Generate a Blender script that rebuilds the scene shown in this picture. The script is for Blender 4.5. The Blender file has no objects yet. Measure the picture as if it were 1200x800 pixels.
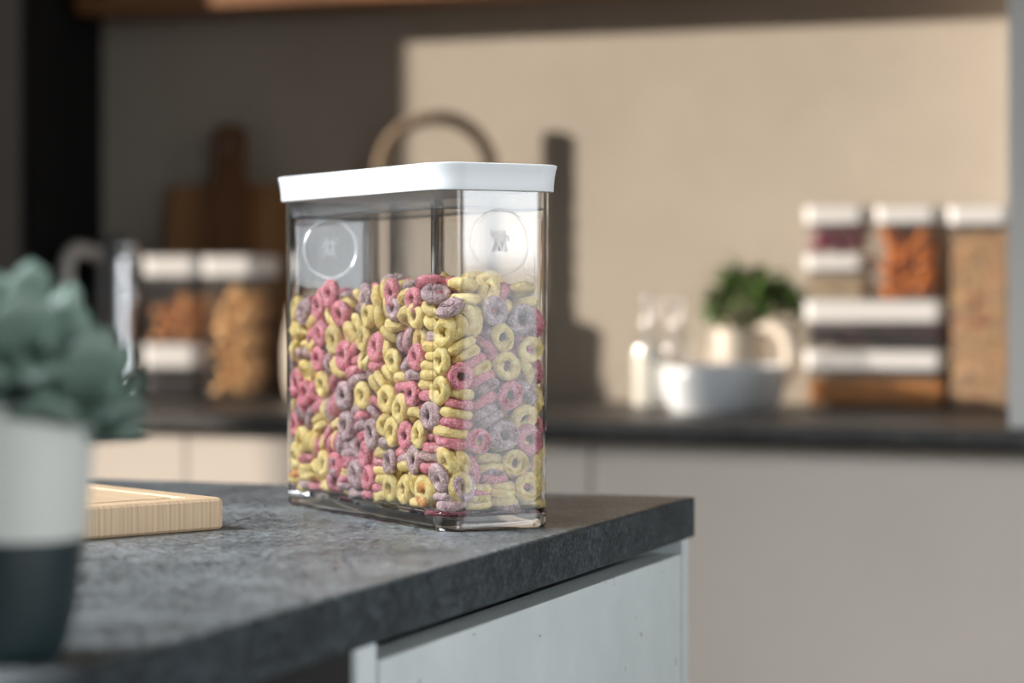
import bpy, bmesh, math, random
from mathutils import Vector, Matrix, Euler, Quaternion, noise
R = math.radians
PI = math.pi
sc = bpy.context.scene
COL = sc.collection
random.seed(11)

# ------------------------------------------------------------------ materials
def newmat(name):
    m = bpy.data.materials.new(name); m.use_nodes = True
    nt = m.node_tree; nt.nodes.clear()
    out = nt.nodes.new('ShaderNodeOutputMaterial')
    return m, nt, out
def N(nt, typ, **kw):
    n = nt.nodes.new(typ)
    for k, v in kw.items():
        if k in n.inputs: n.inputs[k].default_value = v
        else: setattr(n, k, v)
    return n
def principled(name, col, rough=.5, metal=0, spec=.5, noise_scale=None, noise_amt=.15, bump=0, bump_scale=200, coord='Object', sss=0, stretch=None):
    m, nt, out = newmat(name)
    b = N(nt, 'ShaderNodeBsdfPrincipled', Roughness=rough, Metallic=metal)
    b.inputs['Specular IOR Level'].default_value = spec
    b.inputs['Base Color'].default_value = (*col, 1)
    nt.links.new(b.outputs[0], out.inputs[0])
    tc = N(nt, 'ShaderNodeTexCoord')
    src = tc.outputs[coord]
    if stretch:
        mp = N(nt, 'ShaderNodeMapping'); mp.inputs['Scale'].default_value = stretch
        nt.links.new(src, mp.inputs[0]); src = mp.outputs[0]
    if noise_scale:
        nz = N(nt, 'ShaderNodeTexNoise', Scale=noise_scale, Detail=5.0, Roughness=.6)
        nt.links.new(src, nz.inputs['Vector'])
        cr = N(nt, 'ShaderNodeValToRGB')
        cr.color_ramp.elements[0].position = .3; cr.color_ramp.elements[1].position = .7
        cr.color_ramp.elements[0].color = (*[c * (1 - noise_amt) for c in col], 1)
        cr.color_ramp.elements[1].color = (*[min(1, c * (1 + noise_amt)) for c in col], 1)
        nt.links.new(nz.outputs['Fac'], cr.inputs[0])
        nt.links.new(cr.outputs[0], b.inputs['Base Color'])
    if bump:
        n2 = N(nt, 'ShaderNodeTexNoise', Scale=bump_scale, Detail=4.0)
        nt.links.new(src, n2.inputs['Vector'])
        bp = N(nt, 'ShaderNodeBump', Strength=bump, Distance=.002)
        nt.links.new(n2.outputs['Fac'], bp.inputs['Height'])
        nt.links.new(bp.outputs[0], b.inputs['Normal'])
    if sss:
        b.inputs['Subsurface Weight'].default_value = sss
        b.inputs['Subsurface Radius'].default_value = (.004, .002, .001)
    return m

def mat_slate(name, dark, light, rough=.42, spec=.5):
    m, nt, out = newmat(name)
    b = N(nt, 'ShaderNodeBsdfPrincipled')
    b.inputs['Specular IOR Level'].default_value = spec
    nt.links.new(b.outputs[0], out.inputs[0])
    tc = N(nt, 'ShaderNodeTexCoord')
    n1 = N(nt, 'ShaderNodeTexNoise', Scale=14.0, Detail=9.0, Roughness=.68)
    n2 = N(nt, 'ShaderNodeTexNoise', Scale=170.0, Detail=6.0, Roughness=.7)
    nt.links.new(tc.outputs['Object'], n1.inputs['Vector']); nt.links.new(tc.outputs['Object'], n2.inputs['Vector'])
    n3 = N(nt, 'ShaderNodeTexNoise', Scale=420.0, Detail=3.0, Roughness=.7)
    nt.links.new(tc.outputs['Object'], n3.inputs['Vector'])
    m3 = N(nt, 'ShaderNodeMix', data_type='FLOAT'); m3.inputs[0].default_value = .5
    nt.links.new(n2.outputs['Fac'], m3.inputs[2]); nt.links.new(n3.outputs['Fac'], m3.inputs[3])
    mx = N(nt, 'ShaderNodeMix', data_type='FLOAT'); mx.inputs[0].default_value = .58
    nt.links.new(n1.outputs['Fac'], mx.inputs[2]); nt.links.new(m3.outputs[0], mx.inputs[3])
    cr = N(nt, 'ShaderNodeValToRGB')
    cr.color_ramp.elements[0].position = .38; cr.color_ramp.elements[0].color = (*dark, 1)
    cr.color_ramp.elements[1].position = .62; cr.color_ramp.elements[1].color = (*light, 1)
    nt.links.new(mx.outputs[0], cr.inputs[0])
    gr = N(nt, 'ShaderNodeValToRGB')
    gr.color_ramp.elements[0].position = .42; gr.color_ramp.elements[0].color = (.45, .45, .45, 1)
    gr.color_ramp.elements[1].position = .60; gr.color_ramp.elements[1].color = (1.75, 1.75, 1.75, 1)
    nt.links.new(m3.outputs[0], gr.inputs[0])
    mu = N(nt, 'ShaderNodeMixRGB', Fac=1.0, blend_type='MULTIPLY')
    nt.links.new(cr.outputs[0], mu.inputs[1]); nt.links.new(gr.outputs[0], mu.inputs[2])
    nt.links.new(mu.outputs[0], b.inputs['Base Color'])
    mr = N(nt, 'ShaderNodeMapRange'); mr.inputs['From Min'].default_value = .3; mr.inputs['From Max'].default_value = .7
    mr.inputs['To Min'].default_value = rough - .08; mr.inputs['To Max'].default_value = rough + .14
    nt.links.new(n2.outputs['Fac'], mr.inputs['Value']); nt.links.new(mr.outputs[0], b.inputs['Roughness'])
    bp = N(nt, 'ShaderNodeBump', Strength=.9, Distance=.0016)
    nt.links.new(mx.outputs[0], bp.inputs['Height']); nt.links.new(bp.outputs[0], b.inputs['Normal'])
    return m

def mat_concrete():
    m, nt, out = newmat('pale_concrete')
    b = N(nt, 'ShaderNodeBsdfPrincipled', Roughness=.6)
    nt.links.new(b.outputs[0], out.inputs[0])
    tc = N(nt, 'ShaderNodeTexCoord')
    n1 = N(nt, 'ShaderNodeTexNoise', Scale=9.0, Detail=8.0, Roughness=.65)
    nt.links.new(tc.outputs['Object'], n1.inputs['Vector'])
    cr = N(nt, 'ShaderNodeValToRGB')
    cr.color_ramp.elements[0].position = .3; cr.color_ramp.elements[0].color = (.55, .61, .62, 1)
    cr.color_ramp.elements[1].position = .7; cr.color_ramp.elements[1].color = (.67, .73, .74, 1)
    nt.links.new(n1.outputs['Fac'], cr.inputs[0])
    v = N(nt, 'ShaderNodeTexVoronoi', Scale=75.0)
    nd = N(nt, 'ShaderNodeTexNoise', Scale=60.0, Detail=3.0)
    nt.links.new(tc.outputs['Object'], nd.inputs['Vector'])
    vm = N(nt, 'ShaderNodeMixRGB', Fac=.03)
    nt.links.new(tc.outputs['Object'], vm.inputs[1]); nt.links.new(nd.outputs['Color'], vm.inputs[2])
    nt.links.new(vm.outputs[0], v.inputs['Vector'])
    lt = N(nt, 'ShaderNodeMath', operation='LESS_THAN'); lt.inputs[1].default_value = .13
    nt.links.new(v.outputs['Distance'], lt.inputs[0])
    sel = N(nt, 'ShaderNodeSeparateColor'); nt.links.new(v.outputs['Color'], sel.inputs[0])
    gt = N(nt, 'ShaderNodeMath', operation='GREATER_THAN'); gt.inputs[1].default_value = .80
    nt.links.new(sel.outputs[0], gt.inputs[0])
    ml = N(nt, 'ShaderNodeMath', operation='MULTIPLY'); nt.links.new(lt.outputs[0], ml.inputs[0]); nt.links.new(gt.outputs[0], ml.inputs[1])
    mx = N(nt, 'ShaderNodeMixRGB'); mx.inputs[2].default_value = (.28, .30, .30, 1)
    nt.links.new(ml.outputs[0], mx.inputs[0]); nt.links.new(cr.outputs[0], mx.inputs[1])
    nt.links.new(mx.outputs[0], b.inputs['Base Color'])
    bp = N(nt, 'ShaderNodeBump', Strength=.5, Distance=.001, invert=True)
    nt.links.new(ml.outputs[0], bp.inputs['Height']); nt.links.new(bp.outputs[0], b.inputs['Normal'])
    return m

def mat_wood(name, c1, c2, rough=.5, scale=(1, 1, 1), bands=60.0, dist=1.5):
    m, nt, out = newmat(name)
    b = N(nt, 'ShaderNodeBsdfPrincipled', Roughness=rough)
    nt.links.new(b.outputs[0], out.inputs[0])
    tc = N(nt, 'ShaderNodeTexCoord')
    mp = N(nt, 'ShaderNodeMapping'); mp.inputs['Scale'].default_value = scale
    nt.links.new(tc.outputs['Object'], mp.inputs[0])
    n1 = N(nt, 'ShaderNodeTexNoise', Scale=bands, Detail=6.0, Roughness=.62, Distortion=dist)
    nt.links.new(mp.outputs[0], n1.inputs['Vector'])
    cr = N(nt, 'ShaderNodeValToRGB')
    cr.color_ramp.elements[0].position = .34; cr.color_ramp.elements[0].color = (*c1, 1)
    cr.color_ramp.elements[1].position = .66; cr.color_ramp.elements[1].color = (*c2, 1)
    nt.links.new(n1.outputs['Fac'], cr.inputs[0]); nt.links.new(cr.outputs[0], b.inputs['Base Color'])
    bp = N(nt, 'ShaderNodeBump', Strength=.12, Distance=.0006)
    nt.links.new(n1.outputs['Fac'], bp.inputs['Height']); nt.links.new(bp.outputs[0], b.inputs['Normal'])
    return m

def mat_glass(name, col=(1, 1, 1), ior=1.47, rough=0.0):
    m, nt, out = newmat(name)
    g = N(nt, 'ShaderNodeBsdfGlass', IOR=ior, Roughness=rough)
    g.inputs['Color'].default_value = (*col, 1)
    nt.links.new(g.outputs[0], out.inputs[0])
    return m

def mat_clear(name, col=(.97, .97, .97), base=.035, edge=.7, rough=.03):
    # clear thin plastic: see-through with a reflection that grows at grazing angles
    m, nt, out = newmat(name)
    t = N(nt, 'ShaderNodeBsdfTransparent'); t.inputs[0].default_value = (*col, 1)
    g = N(nt, 'ShaderNodeBsdfGlossy', Roughness=rough); g.inputs[0].default_value = (1, 1, 1, 1)
    lw = N(nt, 'ShaderNodeLayerWeight', Blend=.5)
    pw = N(nt, 'ShaderNodeMath', operation='POWER'); pw.inputs[1].default_value = 4.0
    nt.links.new(lw.outputs['Facing'], pw.inputs[0])
    mr = N(nt, 'ShaderNodeMapRange'); mr.inputs['To Min'].default_value = base; mr.inputs['To Max'].default_value = edge
    nt.links.new(pw.outputs[0], mr.inputs['Value'])
    mx = N(nt, 'ShaderNodeMixShader')
    d = N(nt, 'ShaderNodeBsdfDiffuse'); d.inputs[0].default_value = (.9, .9, .9, 1)
    m2 = N(nt, 'ShaderNodeMixShader', Fac=.02)
    nt.links.new(t.outputs[0], m2.inputs[1]); nt.links.new(d.outputs[0], m2.inputs[2])
    nt.links.new(mr.outputs[0], mx.inputs[0]); nt.links.new(m2.outputs[0], mx.inputs[1]); nt.links.new(g.outputs[0], mx.inputs[2])
    nt.links.new(mx.outputs[0], out.inputs[0])
    return m

def mat_frost(name, col, fac):
    m, nt, out = newmat(name)
    t = N(nt, 'ShaderNodeBsdfTransparent')
    d = N(nt, 'ShaderNodeBsdfPrincipled', Roughness=.5); d.inputs['Base Color'].default_value = (*col, 1)
    mx = N(nt, 'ShaderNodeMixShader', Fac=fac)
    nt.links.new(t.outputs[0], mx.inputs[1]); nt.links.new(d.outputs[0], mx.inputs[2])
    nt.links.new(mx.outputs[0], out.inputs[0])
    return m

def mat_cereal(name, c_lo, c_hi, sugar):
    m, nt, out = newmat(name)
    b = N(nt, 'ShaderNodeBsdfPrincipled', Roughness=.42)
    b.inputs['Subsurface Weight'].default_value = 0
    b.inputs['Specular IOR Level'].default_value = .5
    nt.links.new(b.outputs[0], out.inputs[0])
    tc = N(nt, 'ShaderNodeTexCoord'); oi = N(nt, 'ShaderNodeObjectInfo')
    n1 = N(nt, 'ShaderNodeTexNoise', Scale=260.0, Detail=4.0, Roughness=.6)
    nt.links.new(tc.outputs['Object'], n1.inputs['Vector'])
    cr = N(nt, 'ShaderNodeValToRGB')
    cr.color_ramp.elements[0].position = .36; cr.color_ramp.elements[0].color = (*c_lo, 1)
    cr.color_ramp.elements[1].position = .62; cr.color_ramp.elements[1].color = (*c_hi, 1)
    nt.links.new(n1.outputs['Fac'], cr.inputs[0])
    v = N(nt, 'ShaderNodeTexVoronoi', Scale=1500.0)
    nt.links.new(tc.outputs['Object'], v.inputs['Vector'])
    sp = N(nt, 'ShaderNodeSeparateColor'); nt.links.new(v.outputs['Color'], sp.inputs[0])
    gt = N(nt, 'ShaderNodeMath', operation='GREATER_THAN'); gt.inputs[1].default_value = 1 - sugar
    nt.links.new(sp.outputs[0], gt.inputs[0])
    mm = N(nt, 'ShaderNodeMath', operation='MULTIPLY'); mm.inputs[1].default_value = .55
    nt.links.new(gt.outputs[0], mm.inputs[0])
    mx = N(nt, 'ShaderNodeMixRGB'); mx.inputs[2].default_value = (.86, .80, .80, 1)
    nt.links.new(mm.outputs[0], mx.inputs[0]); nt.links.new(cr.outputs[0], mx.inputs[1])
    hs = N(nt, 'ShaderNodeHueSaturation')
    vr = N(nt, 'ShaderNodeMapRange'); vr.inputs['To Min'].default_value = .82; vr.inputs['To Max'].default_value = 1.12
    nt.links.new(oi.outputs['Random'], vr.inputs['Value']); nt.links.new(vr.outputs[0], hs.inputs['Value'])
    nt.links.new(mx.outputs[0], hs.inputs['Color']); nt.links.new(hs.outputs[0], b.inputs['Base Color'])
    bp = N(nt, 'ShaderNodeBump', Strength=.9, Distance=.0008)
    n3 = N(nt, 'ShaderNodeTexNoise', Scale=900.0, Detail=3.0)
    nt.links.new(tc.outputs['Object'], n3.inputs['Vector']); nt.links.new(n3.outputs['Fac'], bp.inputs['Height'])
    nt.links.new(bp.outputs[0], b.inputs['Normal'])
    return m

def mat_leaf(name, base, tip, rough=.45, axis_scale=1.0):
    return principled(name, base, rough=rough, noise_scale=40.0, noise_amt=.35, sss=0)

def mat_pot():
    # stoneware with a real two-colour glaze: pale above, dark teal dip below a wavy line
    m, nt, out = newmat('two_tone_glaze')
    b = N(nt, 'ShaderNodeBsdfPrincipled', Roughness=.42)
    nt.links.new(b.outputs[0], out.inputs[0])
    tc = N(nt, 'ShaderNodeTexCoord'); sp = N(nt, 'ShaderNodeSeparateXYZ')
    nt.links.new(tc.outputs['Object'], sp.inputs[0])
    nz = N(nt, 'ShaderNodeTexNoise', Scale=22.0); nt.links.new(tc.outputs['Object'], nz.inputs['Vector'])
    md = N(nt, 'ShaderNodeMath', operation='MULTIPLY_ADD'); md.inputs[1].default_value = .006
    nt.links.new(nz.outputs['Fac'], md.inputs[0]); nt.links.new(sp.outputs['Z'], md.inputs[2])
    gt = N(nt, 'ShaderNodeMath', operation='GREATER_THAN'); gt.inputs[1].default_value = .0515
    nt.links.new(md.outputs[0], gt.inputs[0])
    mx = N(nt, 'ShaderNodeMixRGB'); mx.inputs[1].default_value = (.012, .026, .030, 1); mx.inputs[2].default_value = (.60, .62, .59, 1)
    nt.links.new(gt.outputs[0], mx.inputs[0]); nt.links.new(mx.outputs[0], b.inputs['Base Color'])
    return m

M = dict(
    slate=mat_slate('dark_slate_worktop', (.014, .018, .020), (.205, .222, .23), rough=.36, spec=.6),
    band=mat_slate('dark_slate_edge_shade', (.010, .015, .019), (.05, .064, .074), rough=.5, spec=.3),  # darker copy of the slate; the end face's shade is in its colour
    slate2=mat_slate('dark_slate_back_worktop', (.018, .018, .018), (.075, .073, .070), rough=.42),
    concrete=mat_concrete(),
    greige=principled('greige_lacquer', (.68, .61, .54), rough=.5, noise_scale=5.0, noise_amt=.04),
    wall=principled('plaster_backsplash', (.50, .445, .375), rough=.8, noise_scale=7.0, noise_amt=.06, bump=.2, bump_scale=120),
    paint=principled('painted_plaster', (.55, .55, .54), rough=.8, noise_scale=4.0, noise_amt=.04),
    pale=principled('pale_grey_panel', (.66, .65, .63), rough=.5, noise_scale=6.0, noise_amt=.04),
    black=principled('near_black_panel', (.011, .011, .0115), rough=.7, spec=.1, noise_scale=8.0, noise_amt=.12),
    carcass=principled('dark_carcass', (.010, .010, .010), rough=.7, noise_scale=8.0, noise_amt=.12),
    floor=principled('grey_floor_screed', (.20, .19, .18), rough=.55, noise_scale=3.0, noise_amt=.12),
    shelfwood=mat_wood('brown_shelf_wood', (.20, .085, .03), (.33, .15, .06), scale=(1, 9, 9), bands=3.0),
    board_dark=mat_wood('dark_brown_board', (.13, .052, .018), (.22, .095, .035), scale=(9, 9, 1), bands=3.0),
    board_mid=mat_wood('mid_brown_board', (.27, .125, .045), (.40, .20, .08), scale=(9, 9, 1), bands=3.0),
    bamboo=mat_wood('bamboo_end', (.46, .315, .185), (.66, .485, .32), scale=(1, 60, .6), bands=8.0, dist=.2),
    white=principled('white_plastic', (.75, .78, .80), rough=.38, noise_scale=30.0, noise_amt=.01),
    whitew=principled('white_lid_plastic', (.80, .79, .78), rough=.4, noise_scale=30.0, noise_amt=.01),
    glass=mat_glass('clear_acrylic', (.985, .988, .99)),
    seal=mat_frost('grey_silicone_seal', (.16, .17, .18), .55),
    plug=mat_frost('clear_grey_plug', (.30, .31, .32), .22),
    frost=mat_frost('etched_white_mark', (.96, .97, .98), .85),
    clear=mat_clear('clear_container_plastic'),
    bottle=mat_clear('clear_bottle_glass', base=.075, edge=.85, rough=.1),
    milk=principled('milk', (.88, .86, .78), rough=.3, noise_scale=10.0, noise_amt=.01),
    steel=principled('brushed_steel', (.62, .63, .65), rough=.22, metal=1, noise_scale=20.0, noise_amt=.05),
    steelplastic=principled('pale_handle', (.55, .53, .50), rough=.4, noise_scale=20.0, noise_amt=.05),
    porcelain=principled('white_glazed_bowl', (.80, .84, .88), rough=.25, noise_scale=20.0, noise_amt=.02),
    cream=principled('cream_ceramic', (.74, .66, .56), rough=.45, noise_scale=30.0, noise_amt=.05),
    soil=principled('potting_soil', (.04, .03, .022), rough=.95, noise_scale=90.0, noise_amt=.5, bump=.8),
    herb=principled('herb_leaf', (.12, .22, .055), rough=.45, noise_scale=60.0, noise_amt=.5),
    stem=principled('green_stem', (.17, .19, .08), rough=.7, noise_scale=60.0, noise_amt=.3),
    succ=principled('blue_green_succulent', (.16, .235, .195), rough=.42, noise_scale=45.0, noise_amt=.28),
    pot=mat_pot(),
    rope=principled('twisted_jute_rope', (.36, .27, .19), rough=.95, noise_scale=300.0, noise_amt=.3),
    wicker=principled('woven_jute', (.33, .25, .17), rough=.95, noise_scale=200.0, noise_amt=.35),
    cookie=principled('golden_biscuit', (.80, .44, .16), rough=.6, noise_scale=90.0, noise_amt=.3),
    apricot=principled('dried_orange_fruit', (.66, .27, .06), rough=.5, noise_scale=60.0, noise_amt=.35),
    mango=principled('orange_dried_fruit', (.70, .20, .02), rough=.35, noise_scale=50.0, noise_amt=.5),
    onion=principled('purple_dried_fruit', (.27, .035, .085), rough=.35, noise_scale=50.0, noise_amt=.5),
    bean=principled('black_beans', (.022, .014, .017), rough=.4, noise_scale=80.0, noise_amt=.4),
    lentil=principled('orange_lentils', (.66, .27, .05), rough=.6, noise_scale=150.0, noise_amt=.35),
    grain=principled('pale_grain', (.55, .44, .29), rough=.7, noise_scale=150.0, noise_amt=.35),
    oat=principled('toasted_oats', (.62, .40, .22), rough=.7, noise_scale=60.0, noise_amt=.4),
    berry=principled('red_berry', (.36, .05, .04), rough=.5, noise_scale=60.0, noise_amt=.3),
    yellow=mat_cereal('yellow_cereal', (.74, .52, .15), (.90, .735, .31), .06),
    pink=mat_cereal('pink_cereal', (.55, .115, .16), (.78, .265, .315), .15),
    mauve=mat_cereal('mauve_cereal', (.33, .19, .20), (.56, .38, .385), .22),
    orange=mat_cereal('orange_cereal', (.72, .28, .06), (.85, .42, .12), .08),
)

# ------------------------------------------------------------------ object helpers
def link(name, me, mat=None, parent=None, smooth=None, loc=None, rot=None):
    o = bpy.data.objects.new(name, me); COL.objects.link(o)
    if mat is not None and not me.materials: me.materials.append(mat)
    if parent is not None: o.parent = parent
    if loc is not None: o.location = loc
    if rot is not None: o.rotation_euler = rot
    return o
def bm_obj(name, bm, mat, parent=None, smooth=40, loc=None, rot=None, flat=False):
    me = bpy.data.meshes.new(name)
    bmesh.ops.recalc_face_normals(bm, faces=bm.faces[:])
    bm.to_mesh(me); bm.free()
    if smooth:
        me.polygons.foreach_set('use_smooth', [True] * len(me.polygons))
        me.set_sharp_from_angle(angle=R(smooth))
    o = link(name, me, mat, parent, loc=loc, rot=rot)
    if flat: weighted(o)
    return o
def thing(name, label, cat, loc=(0, 0, 0), rz=0.0, group=None):
    o = bpy.data.objects.new(name, None); COL.objects.link(o)
    o.location = loc; o.rotation_euler = (0, 0, rz); o.empty_display_size = .02
    return tag(o, label, cat, group)
def tag(o, label, cat, group=None, kind=None):
    o['label'] = label; o['category'] = cat
    if group: o['group'] = group
    if kind: o['kind'] = kind
    return o
def weighted(o):
    m = o.modifiers.new('weighted_normals', 'WEIGHTED_NORMAL'); m.weight = 100; m.keep_sharp = True; return o
def struct_(o): o['kind'] = 'structure'; return o
def box(bm, x0, x1, y0, y1, z0, z1, bev=0.0, seg=2):
    vs = [bm.verts.new((x, y, z)) for x in (x0, x1) for y in (y0, y1) for z in (z0, z1)]
    idx = [(0, 1, 3, 2), (4, 6, 7, 5), (0, 4, 5, 1), (2, 3, 7, 6), (0, 2, 6, 4), (1, 5, 7, 3)]
    fs = [bm.faces.new([vs[i] for i in f]) for f in idx]
    if bev:
        es = list({e for f in fs for e in f.edges})
        bmesh.ops.bevel(bm, geom=es, offset=bev, segments=seg, profile=.5, affect='EDGES')
def box_obj(name, dims, mat, parent=None, bev=0.0, seg=2, loc=None, rot=None):
    bm = bmesh.new(); box(bm, *dims, bev=bev, seg=seg)
    return bm_obj(name, bm, mat, parent, loc=loc, rot=rot, flat=True)
def rr(hx, hy, r, z, n=8):
    pts = []
    for cx, cy, a0 in ((hx - r, hy - r, 0), (-hx + r, hy - r, 90), (-hx + r, -hy + r, 180), (hx - r, -hy + r, 270)):
        for i in range(n + 1):
            a = R(a0 + 90 * i / n)
            pts.append((cx + r * math.cos(a), cy + r * math.sin(a), z))
    return pts
def loft(bm, rings, cap0=True, cap1=True, closed=False):
    vr = [[bm.verts.new(p) for p in ring] for ring in rings]
    n = len(vr[0])
    prs = list(zip(vr[:-1], vr[1:]))
    if closed: prs.append((vr[-1], vr[0]))
    for a, b in prs:
        for i in range(n):
            bm.faces.new((a[i], a[(i + 1) % n], b[(i + 1) % n], b[i]))
    if not closed:
        if cap0: bm.faces.new(vr[0][::-1])
        if cap1: bm.faces.new(vr[-1])
def lathe(bm, prof, seg=48, cap0=False, cap1=False, cx=0, cy=0):
    rings = [[(cx + r * math.cos(2 * PI * i / seg), cy + r * math.sin(2 * PI * i / seg), z) for i in range(seg)] for r, z in prof]
    loft(bm, rings, cap0, cap1)
def tube(bm, pts, rad, seg=12, closed=False, cap=True):
    pts = [Vector(p) for p in pts]; n = len(pts); rings = []
    up = None
    for i, p in enumerate(pts):
        if closed: t = (pts[(i + 1) % n] - pts[i - 1]).normalized()
        else: t = (pts[min(i + 1, n - 1)] - pts[max(i - 1, 0)]).normalized()
        if up is None:
            up = Vector((0, 0, 1)) if abs(t.z) < .9 else Vector((1, 0, 0))
        u = (up - t * up.dot(t)).normalized(); up = u; v = t.cross(u)
        r = rad[i] if isinstance(rad, (list, tuple)) else rad
        rings.append([tuple(p + (u * math.cos(2 * PI * k / seg) + v * math.sin(2 * PI * k / seg)) * r) for k in range(seg)])
    loft(bm, rings, cap, cap, closed)
def blob_mesh(name, mat, sx, sy, sz, amp, freq, seed, sub=2):
    bm = bmesh.new(); bmesh.ops.create_icosphere(bm, subdivisions=sub, radius=1)
    for v in bm.verts:
        d = noise.noise(v.co * freq + Vector((seed * 7.3, seed * 3.1, seed)))
        v.co = v.co * (1 + amp * d); v.co.x *= sx; v.co.y *= sy; v.co.z *= sz
    me = bpy.data.meshes.new(name); bm.to_mesh(me); bm.free()
    me.polygons.foreach_set('use_smooth', [True] * len(me.polygons)); me.materials.append(mat)
    return me

CT = .9                      # worktop height
# ------------------------------------------------------------------ the room
struct_(box_obj('floor', (-3.2, 2.4, -2.2, 3.3, -.1, 0), M['floor']))
struct_(box_obj('wall_back', (-3.2, 2.4, 3.12, 3.3, 0, 2.6), M['wall']))
bm = bmesh.new()             # left wall with the tall window opening that lets the low sun in
box(bm, -2.75, -2.6, -2.2, 1.95, 0, 2.6); box(bm, -2.75, -2.6, 2.86, 3.12, 0, 2.6)
box(bm, -2.75, -2.6, 1.95, 2.86, 0, .35); box(bm, -2.75, -2.6, 1.95, 2.86, 2.3, 2.6)
struct_(bm_obj('wall_left', bm, M['paint']))
bm = bmesh.new()             # right wall with its window opening and a second one added for fill
box(bm, 1.9, 2.05, -2.2, -1.65, 0, 2.6); box(bm, 1.9, 2.05, -.45, -.1, 0, 2.6); box(bm, 1.9, 2.05, 1.9, 3.12, 0, 2.6)
box(bm, 1.9, 2.05, -1.65, -.45, 0, .7); box(bm, 1.9, 2.05, -1.65, -.45, 2.3, 2.6)
box(bm, 1.9, 2.05, -.1, 1.9, 0, .38); box(bm, 1.9, 2.05, -.1, 1.9, 2.3, 2.6)
struct_(bm_obj('wall_right', bm, M['paint']))
pil = tag(box_obj('end_panel', (-.412, -.36, 2.63, 3.119, CT, 2.6), M['pale'], bev=.002),
          'pale grey upright panel standing on the back worktop at its right end', 'panel')

# wall shelf over the backsplash
t = thing('wall_shelf', 'brown wooden shelf mounted high across the backsplash', 'shelf', (-1.1, 3.12, 1.444))
box_obj('shelf_board', (-.69, .69, -.112, -.001, 0, .04), M['shelfwood'], t, bev=.002)
box_obj('shelf_cleat', (-.66, .66, -.02, -.001, .04, .07), M['shelfwood'], t)

# near-black tall cabinet at the left end of the run
t = thing('tall_cabinet', 'near-black tall cabinet closing off the left end of the backsplash', 'cabinet', (-2.2, 3.01, CT))
box_obj('body', (-.395, .392, -.09, .109, 0, 1.6), M['black'], t, bev=.002)
for k in range(2):
    d = box_obj('door', (-.392 + k * .395, .0 + k * .392 - .003, -.108, -.091, .004, 1.596), M['black'], t, bev=.002)
    box_obj('handle', (-.02 + k * .03, -.01 + k * .03, -.125, -.1085, .55, .75), M['steel'], d, bev=.002)

# back worktop and base cabinets
wt = box_obj('back_worktop', (-2.59, 1.88, 2.58, 3.119, CT - .018, CT), M['slate2'], bev=.003)
tag(wt, 'long dark stone worktop running along the back wall', 'worktop')
seams = [-2.43, -1.915, -1.397, -.88, -.362, .155]
places = ['under the near-black tall cabinet', 'below the kettle, its edge hidden by the succulent', 'below the lidded jars, partly behind the cereal container', 'below the milk bottle, behind the corner of the island worktop', 'below and past the pale end panel']
for k, (a, b) in enumerate(zip(seams[:-1], seams[1:])):
    t = thing('base_cabinet', 'greige flat-fronted base cabinet ' + places[k], 'cabinet', ((a + b) / 2, 2.86, 0), group='base cabinets under the back worktop')
    hw = (b - a) / 2
    box_obj('body', (-hw, hw, -.23, .255, .1, CT - .0185), M['carcass'], t)
    box_obj('door', (-hw + .0015, hw - .0015, -.252, -.231, .11, CT - .024), M['greige'], t, bev=.0015)
    box_obj('plinth', (-hw, hw, -.19, .2, 0, .099), M['carcass'], t)

# ------------------------------------------------------------------ island
t = thing('island_worktop', 'dark slate-textured island worktop under the cereal container', 'worktop', (-1.4, 1.08, CT - .028))
box_obj('slab', (-.896, .9165, -.58, .575, 0, .028), M['slate'], t, bev=.0012, seg=2)
bm = bmesh.new(); box(bm, .9168, .92, -.5802, .5752, -.0002, .0278, bev=.0012, seg=3); bm_obj('shaded_edge_band', bm, M['band'], t, flat=True)  # edge strip coloured darker than the slab to carry the end's shade
t = thing('island_cabinet', 'pale concrete-fronted cabinet under the end of the island worktop', 'cabinet', (-.76, 1.366, 0))
box_obj('body', (-.26, .25, -.262, .262, .08, CT - .07), M['carcass'], t)
g = bmesh.new(); box(g, -.26, .276, -.287, -.263, .0, CT - .0283, bev=.0012); bm_obj('side_panel', g, M['concrete'], t, flat=True)
g = bmesh.new(); box(g, -.26, .276, .271, .287, .0, CT - .0283, bev=.0012); bm_obj('side_panel', g, M['concrete'], t, flat=True)
box_obj('door', (.254, .276, -.259, .268, .09, CT - .0386), M['concrete'], t, bev=.0012)
box_obj('plinth', (-.24, .22, -.26, .26, 0, .079), M['carcass'], t)
t = thing('island_void_shade', 'black block standing in for the shaded void under the near part of the island worktop', 'cabinet', (-1.2, .82, 0))
box_obj('body', (-.9, .7135, -.26, .2585, .08, CT - .0285), M['carcass'], t, bev=.002)  # added solid block; its black holds the shade of the open space
box_obj('plinth', (-.88, .64, -.24, .22, 0, .079), M['carcass'], t)

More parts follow.
